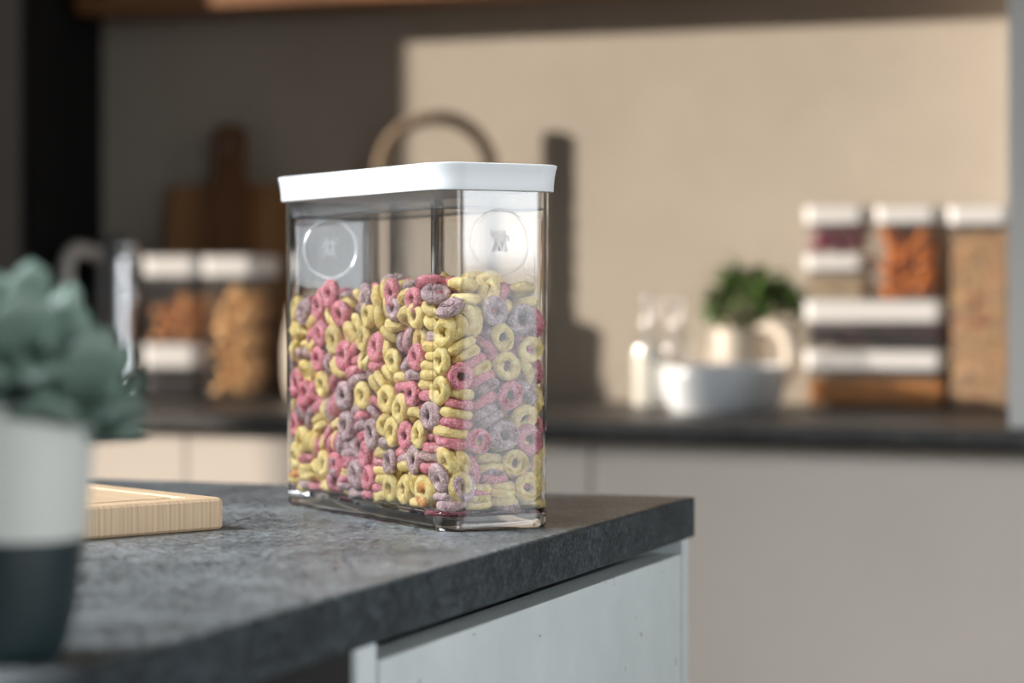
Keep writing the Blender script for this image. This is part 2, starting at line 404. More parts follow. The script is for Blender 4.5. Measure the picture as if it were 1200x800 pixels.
# ------------------------------------------------------------------ the big container
CL, CW, CR = .238, .081, .016
CX, CY, CA = -.6142, 1.4544, R(50.5)
wl = .0026
box_ = thing('storage_container', 'large clear container of coloured cereal rings with a white lid, on the island worktop', 'container', (CX, CY, CT + .0003), CA)
hx, hy = CW / 2, CL / 2
bm = bmesh.new()
tp = .0009
rings = [rr(hx - .0045, hy - .0045, CR - .004, .0085), rr(hx - .0045, hy - .0045, CR - .004, .0008), rr(hx - .0038, hy - .0038, CR - .003, 0),
         rr(hx - .0022, hy - .0022, CR - .001, 0), rr(hx - tp - .0004, hy - tp - .0004, CR, .0016), rr(hx - tp, hy - tp, CR, .004),
         rr(hx - tp, hy - tp, CR, .0108), rr(hx - tp - .0003, hy - tp - .0003, CR, .0112), rr(hx, hy, CR, .2064), rr(hx - .0004, hy - .0004, CR, .207),
         rr(hx - wl + .0004, hy - wl + .0004, CR - wl, .207), rr(hx - wl, hy - wl, CR - wl, .2064),
         rr(hx - wl - tp, hy - wl - tp, CR - wl, .0145), rr(hx - wl - tp - .0008, hy - wl - tp - .0008, CR - wl - .0005, .0122), rr(hx - wl - tp - .003, hy - wl - tp - .003, CR - wl - .002, .0115)]
loft(bm, rings)
body = weighted(bm_obj('container_body', bm, M['glass'], box_, smooth=45))
for sx in (-1, 1):
    for sy in (-1, 1):
        bm = bmesh.new(); lathe(bm, [(.0045, 0.0), (.0048, .0004), (.0048, .0012)], 20, True, True)
        # moulded grip marks under the base
        bm_obj('foot_mark', bm, M['plug'], body, loc=(sx * (hx - .016), sy * (hy - .016), .0068))
lid = bmesh.new()
rings = [rr(hx + .0012, hy + .0012, CR + .001, .2072), rr(hx + .0026, hy + .0026, CR + .0024, .2068), rr(hx + .0031, hy + .0031, CR + .003, .2073),
         rr(hx + .0032, hy + .0032, CR + .003, .211), rr(hx + .0036, hy + .0036, CR + .0032, .2155), rr(hx + .0043, hy + .0043, CR + .0038, .2195), rr(hx + .0051, hy + .0051, CR + .0045, .2222),
         rr(hx + .0050, hy + .0050, CR + .0044, .2229), rr(hx + .0043, hy + .0043, CR + .0040, .2233), rr(hx - .001, hy - .001, CR - .002, .2233), rr(hx - .0022, hy - .0022, CR - .003, .2222), rr(hx - .003, hy - .003, CR - .0035, .2205)]
loft(lid, rings)
lido = weighted(bm_obj('lid', lid, M['white'], box_, smooth=50))
bm = bmesh.new(); loft(bm, [rr(.022, .03, .012, .2206), rr(.022, .03, .012, .2222), rr(.0212, .0292, .0112, .2228)]); bm_obj('lid_flap', bm, M['white'], lido, loc=(0, -.06, 0))
bm = bmesh.new()
ih, iy, ir = hx - wl - .0008, hy - wl - .0008, CR - wl - .0006
loft(bm, [rr(ih - .0022, iy - .0022, ir - .002, .1972), rr(ih - .0003, iy - .0003, ir, .1972), rr(ih - .0003, iy - .0003, ir, .2069), rr(ih - .0022, iy - .0022, ir - .002, .2069)], closed=True)
weighted(bm_obj('lid_plug', bm, M['plug'], lido))
bm = bmesh.new()
loft(bm, [rr(ih - .003, iy - .003, ir - .0025, .1952), rr(ih + .0002, iy + .0002, ir, .1956), rr(ih + .0002, iy + .0002, ir, .1968), rr(ih - .003, iy - .003, ir - .0025, .1972)], closed=True)
bm_obj('seal', bm, M['seal'], lido)
def twin_mark(bm):
    # two small side-by-side figures, one mark; unit: metres, drawn in x,z on y=0 and given a little depth
    def bar(p, q, w):
        p = Vector((p[0], 0, p[1])); q = Vector((q[0], 0, q[1])); d = (q - p).normalized(); s = Vector((-d.z, 0, d.x)) * w / 2
        e = d * w * .25
        a = [p - e + s, p - e - s, q + e - s, q + e + s]
        loft(bm, [[tuple(v + Vector((0, -.00012, 0))) for v in a], [tuple(v + Vector((0, .00012, 0))) for v in a]])
    u = .00078
    for sgn in (-1, 1):
        x = sgn * 2.6 * u
        loft(bm, [[(x + 1.25 * u * math.cos(2 * PI * k / 14), yy, 8.0 * u + 1.35 * u * math.sin(2 * PI * k / 14)) for k in range(14)] for yy in (-.00012, .00012)])
        bar((x, 6.4 * u), (x, 1.2 * u), 1.5 * u)                     # trunk
        bar((x, 5.6 * u), (0, 4.6 * u), 1.2 * u)                     # inner arm
        bar((x, 5.6 * u), (sgn * 6.0 * u, 4.8 * u), 1.25 * u)        # outer arm
        if sgn < 0: bar((sgn * 6.0 * u, 4.8 * u), (sgn * 6.8 * u, 9.0 * u), 1.2 * u)
        else: bar((sgn * 6.0 * u, 4.8 * u), (sgn * 6.9 * u, 1.2 * u), 1.2 * u)
        bar((x, 1.2 * u), (sgn * 4.9 * u, -6.5 * u), 1.5 * u)        # outer leg
        bar((x, 1.2 * u), (sgn * .5 * u, -6.2 * u), 1.5 * u)         # inner leg
        bar((sgn * 4.8 * u, -6.7 * u), (sgn * 6.4 * u, -6.7 * u), 1.1 * u)
for sgn in (-1, 1):
    # the moulded round badge on each short wall, with its mark
    bm = bmesh.new(); seg = 64; prof = []
    for r, y in ((.0196, 0), (.0197, .0003), (.0199, .0005), (.0202, .0005), (.0204, .0003), (.0205, 0)):
        prof.append([(r * math.cos(2 * PI * k / seg), -y, r * math.sin(2 * PI * k / seg)) for k in range(seg)])
    loft(bm, prof, closed=True)
    yoff = (hy - .0001)
    zc = .1752
    bd = bm_obj('badge_ring', bm, M['glass'], body, loc=(0, sgn * yoff, zc), rot=(0, 0, 0 if sgn < 0 else PI))
    bm = bmesh.new(); twin_mark(bm)
    bm_obj('emblem', bm, M['frost'], body, loc=(0, sgn * (hy + .00025), zc), rot=(0, 0, 0 if sgn < 0 else PI))

# ------------------------------------------------------------------ cereal rings
def ring_mesh(name, mat, seed, n=36, m=16):
    R0, r0 = .0061, .0033
    vs, fs = [], []
    rnd = random.Random(seed); e = rnd.uniform(.92, 1.08); ph = rnd.uniform(0, 6.28)
    for i in range(n):
        a = 2 * PI * i / n
        for j in range(m):
            b = 2 * PI * j / m
            rr_ = r0 * (1 + .10 * math.sin(2 * a + ph)) * .97
            p = Vector(((R0 + rr_ * math.cos(b)) * math.cos(a) * e, (R0 + rr_ * math.cos(b)) * math.sin(a) / e, rr_ * math.sin(b)))
            q = Vector((R0 * math.cos(a) * e, R0 * math.sin(a) / e, 0))
            d = (p - q).normalized()
            k = noise.noise(p * 420 + Vector((seed, 0, 0))) * .00055 + noise.noise(p * 900 + Vector((0, seed, 0))) * .00042
            vs.append(tuple(p + d * k))
    for i in range(n):
        for j in range(m):
            fs.append((i * m + j, ((i + 1) % n) * m + j, ((i + 1) % n) * m + (j + 1) % m, i * m + (j + 1) % m))
    me = bpy.data.meshes.new(name); me.from_pydata(vs, [], fs); me.update()
    me.polygons.foreach_set('use_smooth', [True] * len(fs)); me.materials.append(mat)
    return me
# settled pile: x, y, z in tenths of a millimetre, rotation quaternion and size in hundredths, colour index, 1 = one of the 300 largest in view
RINGS = [
(214,185,26,1,-22,-98,0,89,0,0),(581,447,12,6,-72,-69,-2,98,2,0),(1167,240,29,0,91,42,0,94,0,0),(1422,408,31,98,2,1,22,102,1,0),
(1922,272,145,82,-15,-42,36,110,0,0),(2221,244,30,0,84,55,0,93,0,0),(296,717,91,55,59,-42,40,96,3,1),(759,617,18,1,-19,-98,-1,88,0,0),
(1093,662,28,1,-62,-78,0,95,1,1),(1455,582,7,84,5,1,55,104,1,0),(1869,669,22,0,61,79,2,88,1,1),(2219,619,43,55,0,3,84,108,1,0),
(144,53,149,31,-30,64,64,106,0,1),(562,98,39,63,7,4,-77,101,2,0),(835,92,76,44,19,-85,-21,95,0,0),(1253,94,15,0,27,-96,2,92,0,0),
(1601,99,35,58,2,-1,-81,101,0,0),(1878,87,71,54,-35,25,-72,89,0,0),(100,306,42,1,-61,79,0,102,0,1),(399,463,24,1,-40,92,-1,94,2,0),
(885,493,-1,80,-3,6,-60,99,0,0),(1110,336,91,61,-10,-5,-78,96,0,0),(1579,410,91,5,64,-45,-62,90,0,0),(2110,355,93,5,12,80,58,105,2,0),
(370,103,26,1,88,47,2,105,0,0),(734,467,76,54,-2,-84,2,88,1,0),(994,272,36,23,-1,3,97,102,0,0),(1428,93,42,3,-78,62,-7,96,1,0),
(1889,244,27,1,-86,-50,0,99,0,0),(2227,280,207,3,-37,-85,38,103,1,0),(267,585,21,3,-70,-71,-1,103,1,0),(776,621,80,5,-99,-2,-9,89,1,0),
(1103,486,26,89,0,1,45,102,2,0),(1697,486,24,37,-2,1,93,95,1,0),(1867,679,130,53,-76,39,-2,101,0,1),(2240,431,114,34,23,8,91,94,0,0),
(97,284,4,1,86,-52,-3,100,2,1),(441,280,24,22,2,0,97,106,1,0),(800,310,35,0,61,80,0,109,0,0),(1248,387,30,79,1,2,62,90,2,0),
(1522,258,32,1,62,-79,-3,96,1,0),(1946,520,90,51,-39,76,-10,109,1,0),(48,601,147,70,-9,-68,19,97,2,1),(411,676,138,70,44,56,4,91,0,1),
(920,664,14,81,3,1,-59,88,0,1),(1268,663,25,86,-1,-2,-50,94,2,1),(1710,655,43,90,5,-6,-44,102,0,1),(2034,658,41,67,-3,-5,-74,100,2,1),
(104,95,25,0,21,98,0,89,0,1),(625,258,28,93,0,0,37,88,1,0),(990,97,32,0,0,0,-100,99,1,0),(1345,244,30,0,43,90,0,95,2,0),
(1512,251,73,5,92,-38,-9,94,2,0),(2274,139,94,0,71,0,71,99,1,0),(91,481,28,2,92,-39,0,93,0,1),(646,604,88,48,-39,78,-13,110,0,0),
(878,490,28,84,-1,2,55,102,1,0),(1151,370,139,11,99,-4,-4,91,1,0),(1688,313,27,1,41,-91,-1,90,0,0),(2106,486,82,2,-95,32,-3,107,2,0),
(540,87,4,3,-33,-94,-3,89,1,0),(742,126,31,97,0,0,23,100,1,0),(1095,101,86,48,52,-67,-24,104,0,0),(1781,99,23,2,99,15,1,101,0,0),
(2182,87,27,90,0,0,44,89,0,0),(237,402,25,65,1,0,-76,93,0,0),(566,424,41,7,-72,-69,7,102,0,0),(958,384,91,4,-22,70,-68,96,0,0),
(1274,493,71,17,59,76,-22,107,0,0),(1712,488,132,57,-24,-52,59,90,2,0),(2223,429,28,11,0,0,-99,105,2,0),(258,256,72,45,-38,-26,-77,91,0,0),
(603,270,102,21,47,86,0,94,0,0),(865,242,127,79,17,52,-26,89,0,0),(1465,407,151,18,64,-16,73,98,1,0),(2074,338,515,59,69,-31,28,104,2,0),
(2232,254,160,86,-36,-2,-35,97,0,0),(112,647,36,43,2,-2,-90,104,2,1),(558,713,98,53,58,42,-44,102,0,1),(744,719,90,69,-69,15,16,97,0,1),
(1552,717,188,70,-72,-1,1,90,2,1),(1715,720,191,21,-22,-67,-68,93,0,1),(2049,663,13,85,0,2,53,95,0,1),(92,315,137,89,2,1,-45,90,0,1),
(428,255,137,86,9,-1,51,107,0,0),(786,316,97,79,1,0,-61,96,0,0),(1315,312,90,0,-95,-31,-1,106,0,0),(1545,353,278,37,-40,17,82,106,0,0),
(1929,388,85,80,55,13,-19,97,1,0),(50,623,150,48,-52,-50,49,92,0,1),(488,598,79,66,26,-1,71,105,0,0),(737,614,191,47,-50,-66,31,98,0,1),
(1297,606,145,42,-49,-64,42,94,0,0),(1596,670,81,63,-49,-14,58,94,1,1),(2055,720,320,60,56,39,-41,89,0,1),(162,157,81,1,-100,1,1,97,2,0),
(425,280,77,3,-99,14,6,104,1,0),(886,40,228,53,52,47,-47,109,1,0),(1318,321,141,0,-61,-79,-1,98,2,0),(1523,241,108,7,53,-85,-1,101,0,0),
(1936,86,71,66,-34,25,-62,89,0,0),(94,312,101,5,6,100,3,94,0,0),(432,661,26,34,-1,0,94,96,0,1),(859,480,70,20,-5,-2,-98,97,1,1),
(1387,478,125,13,87,-39,-27,90,1,1),(1615,397,133,71,47,46,24,103,0,1),(2055,489,22,1,-15,-99,-2,99,2,0),(38,163,128,40,-59,39,-59,98,0,1),
(534,101,92,6,24,-97,-2,103,2,1),(725,344,254,59,58,53,18,103,0,0),(1255,98,51,41,-3,0,91,101,2,0),(1535,45,162,67,65,-29,21,104,0,1),
(2040,303,90,40,-43,70,41,103,2,0),(110,498,105,56,-3,0,-83,108,1,0),(283,661,320,2,-67,-74,-6,97,2,0),(969,511,113,23,-57,-12,-78,97,1,0),
(1438,602,35,2,-47,-88,5,108,0,1),(1639,560,136,68,-1,-68,-29,92,2,0),(1939,490,976,75,-5,-61,25,106,0,1),(541,129,58,3,-88,47,-4,94,0,0),
(722,133,259,60,-59,53,-9,100,1,0),(956,101,97,0,-78,-62,0,103,1,1),(1354,35,156,68,69,18,-19,95,1,1),(1563,211,139,99,5,4,9,106,0,0),
(2183,98,82,84,0,0,-54,91,0,0),(256,578,-2,75,2,5,65,106,1,0),(674,622,78,10,77,34,54,90,0,0),(1083,582,88,0,-89,45,0,103,0,0),
(1528,531,72,54,42,-5,72,91,0,1),(1761,529,142,20,61,58,49,109,1,0),(2288,414,205,23,-66,-24,67,99,1,0),(271,355,131,88,1,0,48,105,1,0),
(602,268,148,22,49,84,-2,89,0,0),(1115,350,217,36,-19,-10,-91,90,0,0),(1512,297,212,15,-41,81,-40,90,0,1),(1774,400,106,8,-21,72,-65,88,0,1),
(2049,234,82,79,50,-28,23,93,0,0),(300,713,113,56,-58,42,41,109,0,0),(537,719,433,69,69,14,-14,98,1,0),(1053,722,139,69,-69,-15,-16,89,1,0),
(1542,716,194,2,-6,-73,-69,96,1,0),(1734,658,174,55,64,31,-43,97,0,0),(2185,706,213,34,35,61,-62,98,0,0),(345,106,78,3,89,46,3,108,0,0),
(715,153,88,62,1,1,78,101,0,0),(873,94,219,70,-71,2,2,92,2,0),(1223,89,89,24,-5,-3,97,91,1,0),(1834,38,221,4,4,-70,71,102,1,0),
(2181,91,132,34,1,3,94,93,1,0),(320,365,243,50,-50,66,26,99,0,0),(541,433,75,2,-86,49,9,101,0,0),(1108,480,135,4,23,-49,84,96,1,0),
(1546,422,106,68,55,33,35,96,1,0),(1810,535,112,42,-69,49,-32,95,1,0),(2032,658,81,1,-24,-97,-2,100,0,1),(697,36,137,26,-26,66,66,99,1,0),
(737,279,213,6,50,-38,-78,96,2,1),(873,201,196,16,-76,32,54,104,1,0),(1426,183,141,86,23,-46,2,93,2,0),(1741,179,71,37,0,-44,-82,91,2,0),
(2180,53,654,71,71,-1,1,106,0,0),(279,583,51,51,-1,3,86,104,0,1),(635,528,175,78,33,-37,-38,89,1,0),(1212,440,241,6,75,0,-66,108,2,0),
(1528,573,195,26,-93,7,25,105,0,0),(1870,520,89,10,76,39,51,108,2,0),(2235,623,15,1,87,-49,2,93,2,0),(146,153,138,37,2,1,93,91,1,1),
(707,144,141,22,1,0,98,91,1,0),(1000,92,230,46,73,-17,-47,103,2,0),(1174,34,204,70,71,1,-1,94,2,1),(1724,74,155,60,26,61,-45,109,0,0),
(1973,103,82,36,-18,-90,15,107,2,0),(102,483,66,4,44,-90,-1,104,0,1),(525,424,115,1,6,-100,-7,104,0,1),(945,378,401,6,0,-50,86,109,2,0),
(1378,476,185,12,86,-42,-26,93,2,0),(1743,525,256,15,23,96,8,109,0,1),(2272,426,224,51,-43,-56,49,100,0,0),(318,95,126,2,-88,48,3,97,1,0),
(873,101,339,93,-19,7,31,108,2,0),(1011,424,1224,68,58,25,-38,109,1,0),(1387,156,142,53,-54,64,-11,94,2,0),(1764,279,125,73,29,-38,-50,91,1,0),
(2202,234,124,53,-10,35,77,91,2,0),(277,594,115,100,-3,-3,-4,92,1,1),(674,411,77,77,-25,48,-34,89,0,0),(1141,718,662,59,58,40,-40,102,0,0),
(1664,487,322,15,-82,-48,-30,107,1,0),(1828,661,292,13,-61,-46,64,102,1,0),(2284,490,389,70,-3,72,-1,107,2,0),(271,393,79,77,2,0,64,104,0,0),
(571,311,263,53,-75,-37,-14,105,0,0),(941,302,250,68,73,1,-6,91,1,0),(1357,143,175,26,43,74,46,102,0,0),(1836,294,138,76,-21,-41,45,102,0,0),
(1911,452,205,74,5,5,-67,104,0,0),(138,668,83,1,68,73,0,89,2,0),(509,621,181,82,2,24,-52,105,0,0),(920,658,46,1,78,62,0,99,0,0),
(1433,657,75,3,53,-85,6,102,2,0),(1693,652,376,27,76,-7,-59,110,1,1),(2033,665,107,4,-88,-48,1,90,0,0),(40,328,454,60,-38,-60,38,109,2,0),
(406,167,255,72,36,-59,3,97,0,0),(790,250,236,29,78,-2,55,103,0,0),(1268,231,1005,48,-8,64,-60,103,2,0),(1543,65,160,36,-45,-54,-62,95,2,1),
(2025,102,85,21,-53,-75,33,106,1,0),(97,484,134,47,-5,1,88,94,0,0),(528,416,148,1,-2,-100,-7,100,2,0),(852,478,95,7,96,26,0,91,1,0),
(686,374,1273,26,91,-33,-3,106,2,0),(1655,388,171,65,-24,-72,-6,97,0,0),(1908,567,242,53,82,-18,10,90,2,0),(93,385,219,7,-100,-6,2,95,2,0),
(717,37,318,65,-66,-26,-27,99,0,0),(1069,188,256,89,22,-18,-34,99,1,0),(1262,418,350,11,45,-83,-30,90,2,0),(1614,213,196,83,7,0,55,108,3,0),
(2032,124,121,21,89,-9,-38,96,2,1),(141,709,196,18,16,-61,75,95,2,0),(496,612,120,25,-14,20,-94,94,0,0),(838,480,131,95,-4,-3,-32,107,1,0),
(1560,515,244,4,3,-24,97,97,1,0),(1580,657,340,13,-68,-36,63,101,0,0),(2099,492,119,85,0,-1,53,90,1,0),(416,33,219,14,14,69,-70,89,2,0),
(807,96,1069,29,14,-89,-32,107,2,0),(1197,89,389,27,-71,-4,65,95,2,0),(1507,100,274,32,77,54,6,109,0,0),(1821,145,231,57,-59,20,-53,104,1,0),
(2238,118,270,29,61,32,67,109,2,0),(369,394,243,12,21,80,55,98,1,0),(641,578,120,41,-71,43,-37,99,0,1),(1273,453,231,34,68,-33,-55,95,0,0),
(1529,385,304,75,-10,-45,-47,94,2,1),(1825,516,386,45,-2,-43,78,93,2,0),(2240,351,307,22,35,25,-87,95,1,0),(147,51,345,61,-62,35,35,105,0,0),
(481,40,387,53,-53,45,48,104,2,1),(1137,98,368,36,-69,-13,62,104,2,0),(1181,73,197,69,-68,-17,-18,94,1,0),(1555,89,152,73,68,-9,-3,93,1,1),
(2081,39,230,52,-54,-47,-45,101,0,0),(115,667,301,79,53,15,-24,105,0,0),(543,406,183,2,-41,91,4,88,0,0),(864,361,239,73,-67,-6,-11,94,0,1),
(1384,317,310,55,26,-2,-79,104,1,0),(1722,345,366,69,-41,-10,59,90,0,0),(2291,193,1142,63,32,63,32,96,1,1),(35,255,282,13,70,12,69,95,0,1),
(461,258,259,30,68,12,-66,98,0,1),(1079,188,224,23,23,93,19,99,0,1),(1186,181,137,13,21,-91,33,108,0,1),(1700,122,215,25,-61,46,60,93,0,0),
(2068,301,296,5,-57,81,13,99,2,0),(267,598,194,2,0,4,100,105,0,0),(567,520,258,29,-58,-38,-66,95,0,0),(1055,602,148,91,1,0,40,108,0,0),
(1244,600,149,43,65,-46,-42,102,0,1),(1637,656,321,17,-63,-42,63,104,1,0),(2210,642,60,5,75,65,-4,110,0,0),(287,283,1269,53,1,75,-39,105,0,0),
(489,257,1261,31,75,-8,58,109,1,0),(1022,267,145,43,-16,-25,85,109,1,0),(1510,94,362,31,46,83,-9,102,2,0),(1716,257,138,43,-23,87,-11,102,1,1),
(2069,318,206,91,12,10,-38,89,0,0),(427,720,292,71,-70,3,2,93,2,0),(615,621,481,7,-61,77,17,94,1,0),(1092,658,280,49,39,-58,52,105,1,0),
(1542,659,345,60,-11,-76,23,99,1,0),(2006,650,476,35,54,44,63,90,2,1),(2211,643,92,4,15,-99,5,109,3,0),(394,137,242,5,-56,-46,69,104,2,0),
(706,39,709,16,16,69,-69,108,0,1),(1153,197,688,50,-63,-14,57,97,0,0),(1299,88,275,95,-17,20,19,95,0,0),(1925,97,264,25,76,12,-59,110,0,0),
(2280,145,280,31,-63,28,-66,96,1,0),(292,584,78,1,-85,52,4,103,0,0),(692,438,243,12,47,-58,-65,107,2,0),(1155,653,393,96,7,21,-18,94,1,0),
(1519,414,320,33,18,90,-24,89,1,0),(1878,546,365,50,38,17,-76,89,0,0),(2163,433,351,22,-5,71,-67,99,2,0),(107,370,187,96,5,4,29,110,1,0),
(595,254,275,63,34,41,-56,90,2,0),(934,198,218,51,-16,-81,-25,96,2,0),(1302,433,403,15,-90,28,30,94,1,0),(1747,355,325,82,-13,-51,-24,89,2,0),
(2288,293,989,1,-71,-1,71,102,1,0),(128,705,908,68,72,8,-5,90,0,0),(507,616,140,12,27,-94,-17,94,2,0),(927,668,85,100,-3,-1,2,89,1,0),
(1189,605,139,45,-42,-67,41,95,0,0),(1419,716,913,65,-65,-29,-29,109,1,0),(2222,599,153,100,-6,1,-4,105,1,0),(292,92,162,1,72,69,-4,94,0,1),
(531,100,139,43,-3,6,90,103,2,1),(1046,202,334,95,12,-23,-16,101,1,1),(1192,217,171,19,39,-85,30,91,2,1),(1809,409,531,62,78,-3,0,94,1,0),
(2199,105,254,57,-41,-60,39,102,2,0),(107,605,287,51,-71,-40,-27,110,0,0),(528,406,212,5,-100,7,-3,98,0,1),(769,613,271,27,-76,-34,48,100,1,1),
(1375,488,229,83,-17,22,-48,91,2,0),(1797,321,343,53,42,74,-5,105,2,0),(2090,489,212,25,27,93,-8,103,1,0),(96,217,282,54,-45,58,-40,104,0,1),
(424,217,258,7,56,43,70,101,0,1),(843,268,378,82,-24,50,-14,97,0,1),(1234,231,234,34,84,-41,1,96,0,0),(1588,89,589,59,-58,40,39,96,2,1),
(2063,328,263,76,15,-5,63,100,0,0),(106,531,251,21,10,-56,80,109,1,1),(410,463,136,23,47,-25,-81,97,1,1),(834,482,165,2,-60,-80,4,92,0,1),
(1127,709,286,26,13,-69,66,96,1,0),(985,667,999,40,-41,-58,-58,94,0,1),(1900,655,309,50,26,59,58,109,0,0),(64,227,278,34,-61,42,-57,94,1,1),
(536,111,171,64,-1,-2,-77,101,0,1),(1127,350,428,36,-28,-81,-36,106,2,1),(1230,244,293,65,-29,-14,-69,108,0,0),(1671,39,330,36,-37,61,60,105,1,1),
(2147,148,259,40,58,-44,-56,98,2,0),(110,401,247,26,7,1,96,104,0,0),(528,408,233,84,8,4,-53,92,3,0),(1034,411,262,52,49,70,2,108,0,0),
(1238,547,319,49,72,40,-29,96,1,0),(1687,348,379,44,51,74,-3,92,1,0),(1947,391,353,26,87,-42,3,94,2,1),(149,220,277,66,33,-60,-32,105,0,0),
(565,111,212,97,-1,4,24,108,2,1),(1001,38,451,18,17,69,-68,105,1,0),(1231,260,338,7,66,69,-29,94,1,0),(2258,115,810,69,9,71,-8,108,0,1),
(1843,40,414,51,-51,-48,-50,105,0,0),(92,422,311,8,-10,-99,-2,95,0,1),(469,424,339,87,10,42,-22,109,0,0),(996,437,268,16,-56,63,-52,94,0,0),
(1254,666,317,80,-21,-54,15,92,2,0),(1675,373,417,17,28,-39,-86,107,0,0),(1908,433,262,64,5,-5,77,97,1,0),(271,102,260,7,100,-5,-4,105,0,1),
(478,157,472,84,-2,52,12,108,0,0),(1114,349,338,87,45,20,7,97,1,1),(1159,407,605,11,-34,66,-66,96,2,0),(1832,361,496,78,-61,-8,-12,92,0,1),
(2038,148,201,58,-26,4,-77,102,0,0),(114,645,476,3,21,97,9,107,0,0),(364,719,454,55,57,43,-43,93,0,0),(881,659,144,47,2,2,88,98,0,1),
(1435,653,87,78,3,4,62,104,1,0),(1553,654,471,60,9,16,78,104,0,0),(2192,708,432,69,-68,-16,-17,91,1,0),(272,89,206,1,56,82,-6,89,2,0),
(761,266,412,43,37,43,70,102,2,0),(1160,38,560,33,32,63,-63,104,1,0),(1476,88,449,44,63,63,5,98,1,0),(1827,186,882,49,-72,34,34,99,0,0),
(2226,148,395,5,-20,25,95,106,2,0),(374,329,414,69,35,-54,-33,109,0,0),(683,516,409,61,-35,-68,-22,107,2,0),(1140,466,283,49,45,48,58,92,0,1),
(1503,456,350,81,-13,-42,-39,103,1,1),(1814,470,426,37,-40,81,21,100,1,1),(2183,487,358,57,-36,-62,-40,96,1,1),(263,263,230,14,-3,13,-98,95,0,0),
(572,106,266,4,62,-78,-8,107,1,1),(1053,198,290,9,28,2,-95,93,1,0),(1310,270,415,29,94,-17,-10,108,0,0),(1583,212,160,77,4,1,64,107,1,0),
(1895,264,252,0,-76,-63,-12,96,1,0),(410,524,268,7,-36,92,-16,95,1,0),(571,664,233,87,16,1,47,95,0,0),(909,660,247,0,-34,-94,0,97,1,0),
(1430,653,112,2,77,63,-7,105,1,0),(1750,668,340,73,-39,52,-20,92,0,0),(2047,653,144,34,4,1,94,104,0,0),(197,372,346,14,47,-44,75,93,2,0),
(514,436,387,82,2,44,-36,107,0,1),(1036,177,372,90,3,-27,33,107,2,0),(1376,314,236,17,30,92,19,105,1,0),(2292,501,974,70,5,70,7,89,0,0),
(1895,268,303,99,12,-10,3,102,1,0),(395,482,156,77,-27,-50,27,104,0,0),(587,652,271,98,17,10,-4,109,2,0),(906,665,198,0,-100,-3,1,92,0,0),
(1417,642,145,80,2,4,60,102,0,0),(1736,721,716,23,-23,-67,-67,94,0,0),(2272,616,552,66,-24,66,-26,100,1,0),(255,252,186,6,-7,-98,-16,91,0,0),
(714,101,538,58,-16,-76,23,104,0,1),(1150,96,562,30,-32,63,64,105,2,1),(1569,417,1325,12,-26,-96,1,98,1,0),(1892,252,329,25,-3,-11,96,95,1,0),
(2239,331,331,87,36,-18,-28,97,1,0),(371,486,166,8,-79,25,-55,88,1,0),(800,716,651,71,71,4,-3,109,0,0),(1076,597,277,48,-40,59,51,103,2,1),
(1626,523,457,1,-72,56,-41,99,0,0),(1948,659,505,19,62,31,69,99,2,0),(2024,692,788,77,47,-23,37,99,0,0),(143,489,427,5,96,-20,-20,99,2,0),
(178,101,1246,7,-19,-2,-98,104,0,0),(1199,503,479,29,57,8,77,88,2,0),(1582,349,760,21,-50,-60,59,106,0,0),(1759,358,223,5,71,70,-9,92,1,0),
(2288,444,576,49,-52,48,-52,101,1,0),(107,658,1233,19,3,-26,-95,99,2,0),(626,623,336,9,18,-96,-19,98,1,0),(1006,717,425,58,58,-41,41,104,2,0),
(1243,715,149,29,30,64,-65,107,2,0),(1831,653,481,76,-12,19,-62,104,0,1),(2066,708,334,72,69,-2,-1,106,0,0),(96,95,262,46,49,-54,51,93,0,1),
(433,153,425,4,-51,-5,-86,102,1,0),(1025,162,414,9,63,74,22,109,2,0),(1335,98,326,28,77,-57,-1,106,1,0),(1936,90,503,21,-60,-45,63,94,0,0),
(2037,153,224,26,-18,-94,9,99,1,0),(48,621,818,29,64,-29,-65,91,1,0),(507,417,985,84,-28,-12,-45,106,0,0),(901,467,319,79,-7,2,-60,94,1,1),
(1397,482,272,28,65,-68,-18,91,0,0),(1654,439,444,79,-42,-16,41,109,0,1),(1973,408,400,1,9,24,97,94,0,1),(51,145,418,41,-57,-41,57,104,1,1),
(335,228,1087,58,23,-70,36,102,1,1),(980,189,436,18,-79,56,-17,97,0,1),(1137,40,763,70,70,-8,8,109,0,0),(1636,217,228,48,11,-6,87,90,1,0),
(2033,141,256,62,-20,8,-76,92,0,0),(112,645,414,9,-90,43,-1,105,1,0),(617,646,308,2,-69,69,20,107,1,0),(856,480,216,7,89,-46,-5,95,0,1),
(1401,650,180,8,92,-39,0,99,0,0),(1538,664,600,23,72,8,65,95,1,0),(2171,448,210,29,65,70,5,92,1,0),(105,61,665,63,70,13,-32,95,0,0),
(232,37,506,68,-68,20,20,100,2,0),(827,100,411,4,22,95,-20,108,1,1),(1527,322,1247,5,-20,88,-43,92,2,0),(1629,220,311,97,10,8,21,93,2,0),
(2024,134,305,1,-79,-58,17,94,1,0),(252,474,190,32,-31,58,69,91,1,0),(481,612,382,71,-13,68,14,100,0,0),(871,480,267,0,-79,-61,9,102,1,1),
(1231,492,920,60,27,-68,-33,97,0,0),(1765,531,568,28,28,-73,55,98,0,0),(1991,408,527,26,-32,-58,-71,107,1,0),(268,280,287,11,-31,-93,-14,97,2,1),
(432,372,892,9,41,58,-70,96,1,0),(806,463,363,32,50,73,33,93,2,0),(1461,201,326,29,84,-26,39,93,2,0),(1645,234,266,99,8,12,5,104,2,0),
(2229,326,360,29,-1,92,28,108,1,0),(250,600,152,100,0,-3,0,101,1,0),(633,610,367,91,17,13,-35,96,1,0),(1021,545,264,20,-10,71,67,89,0,0),
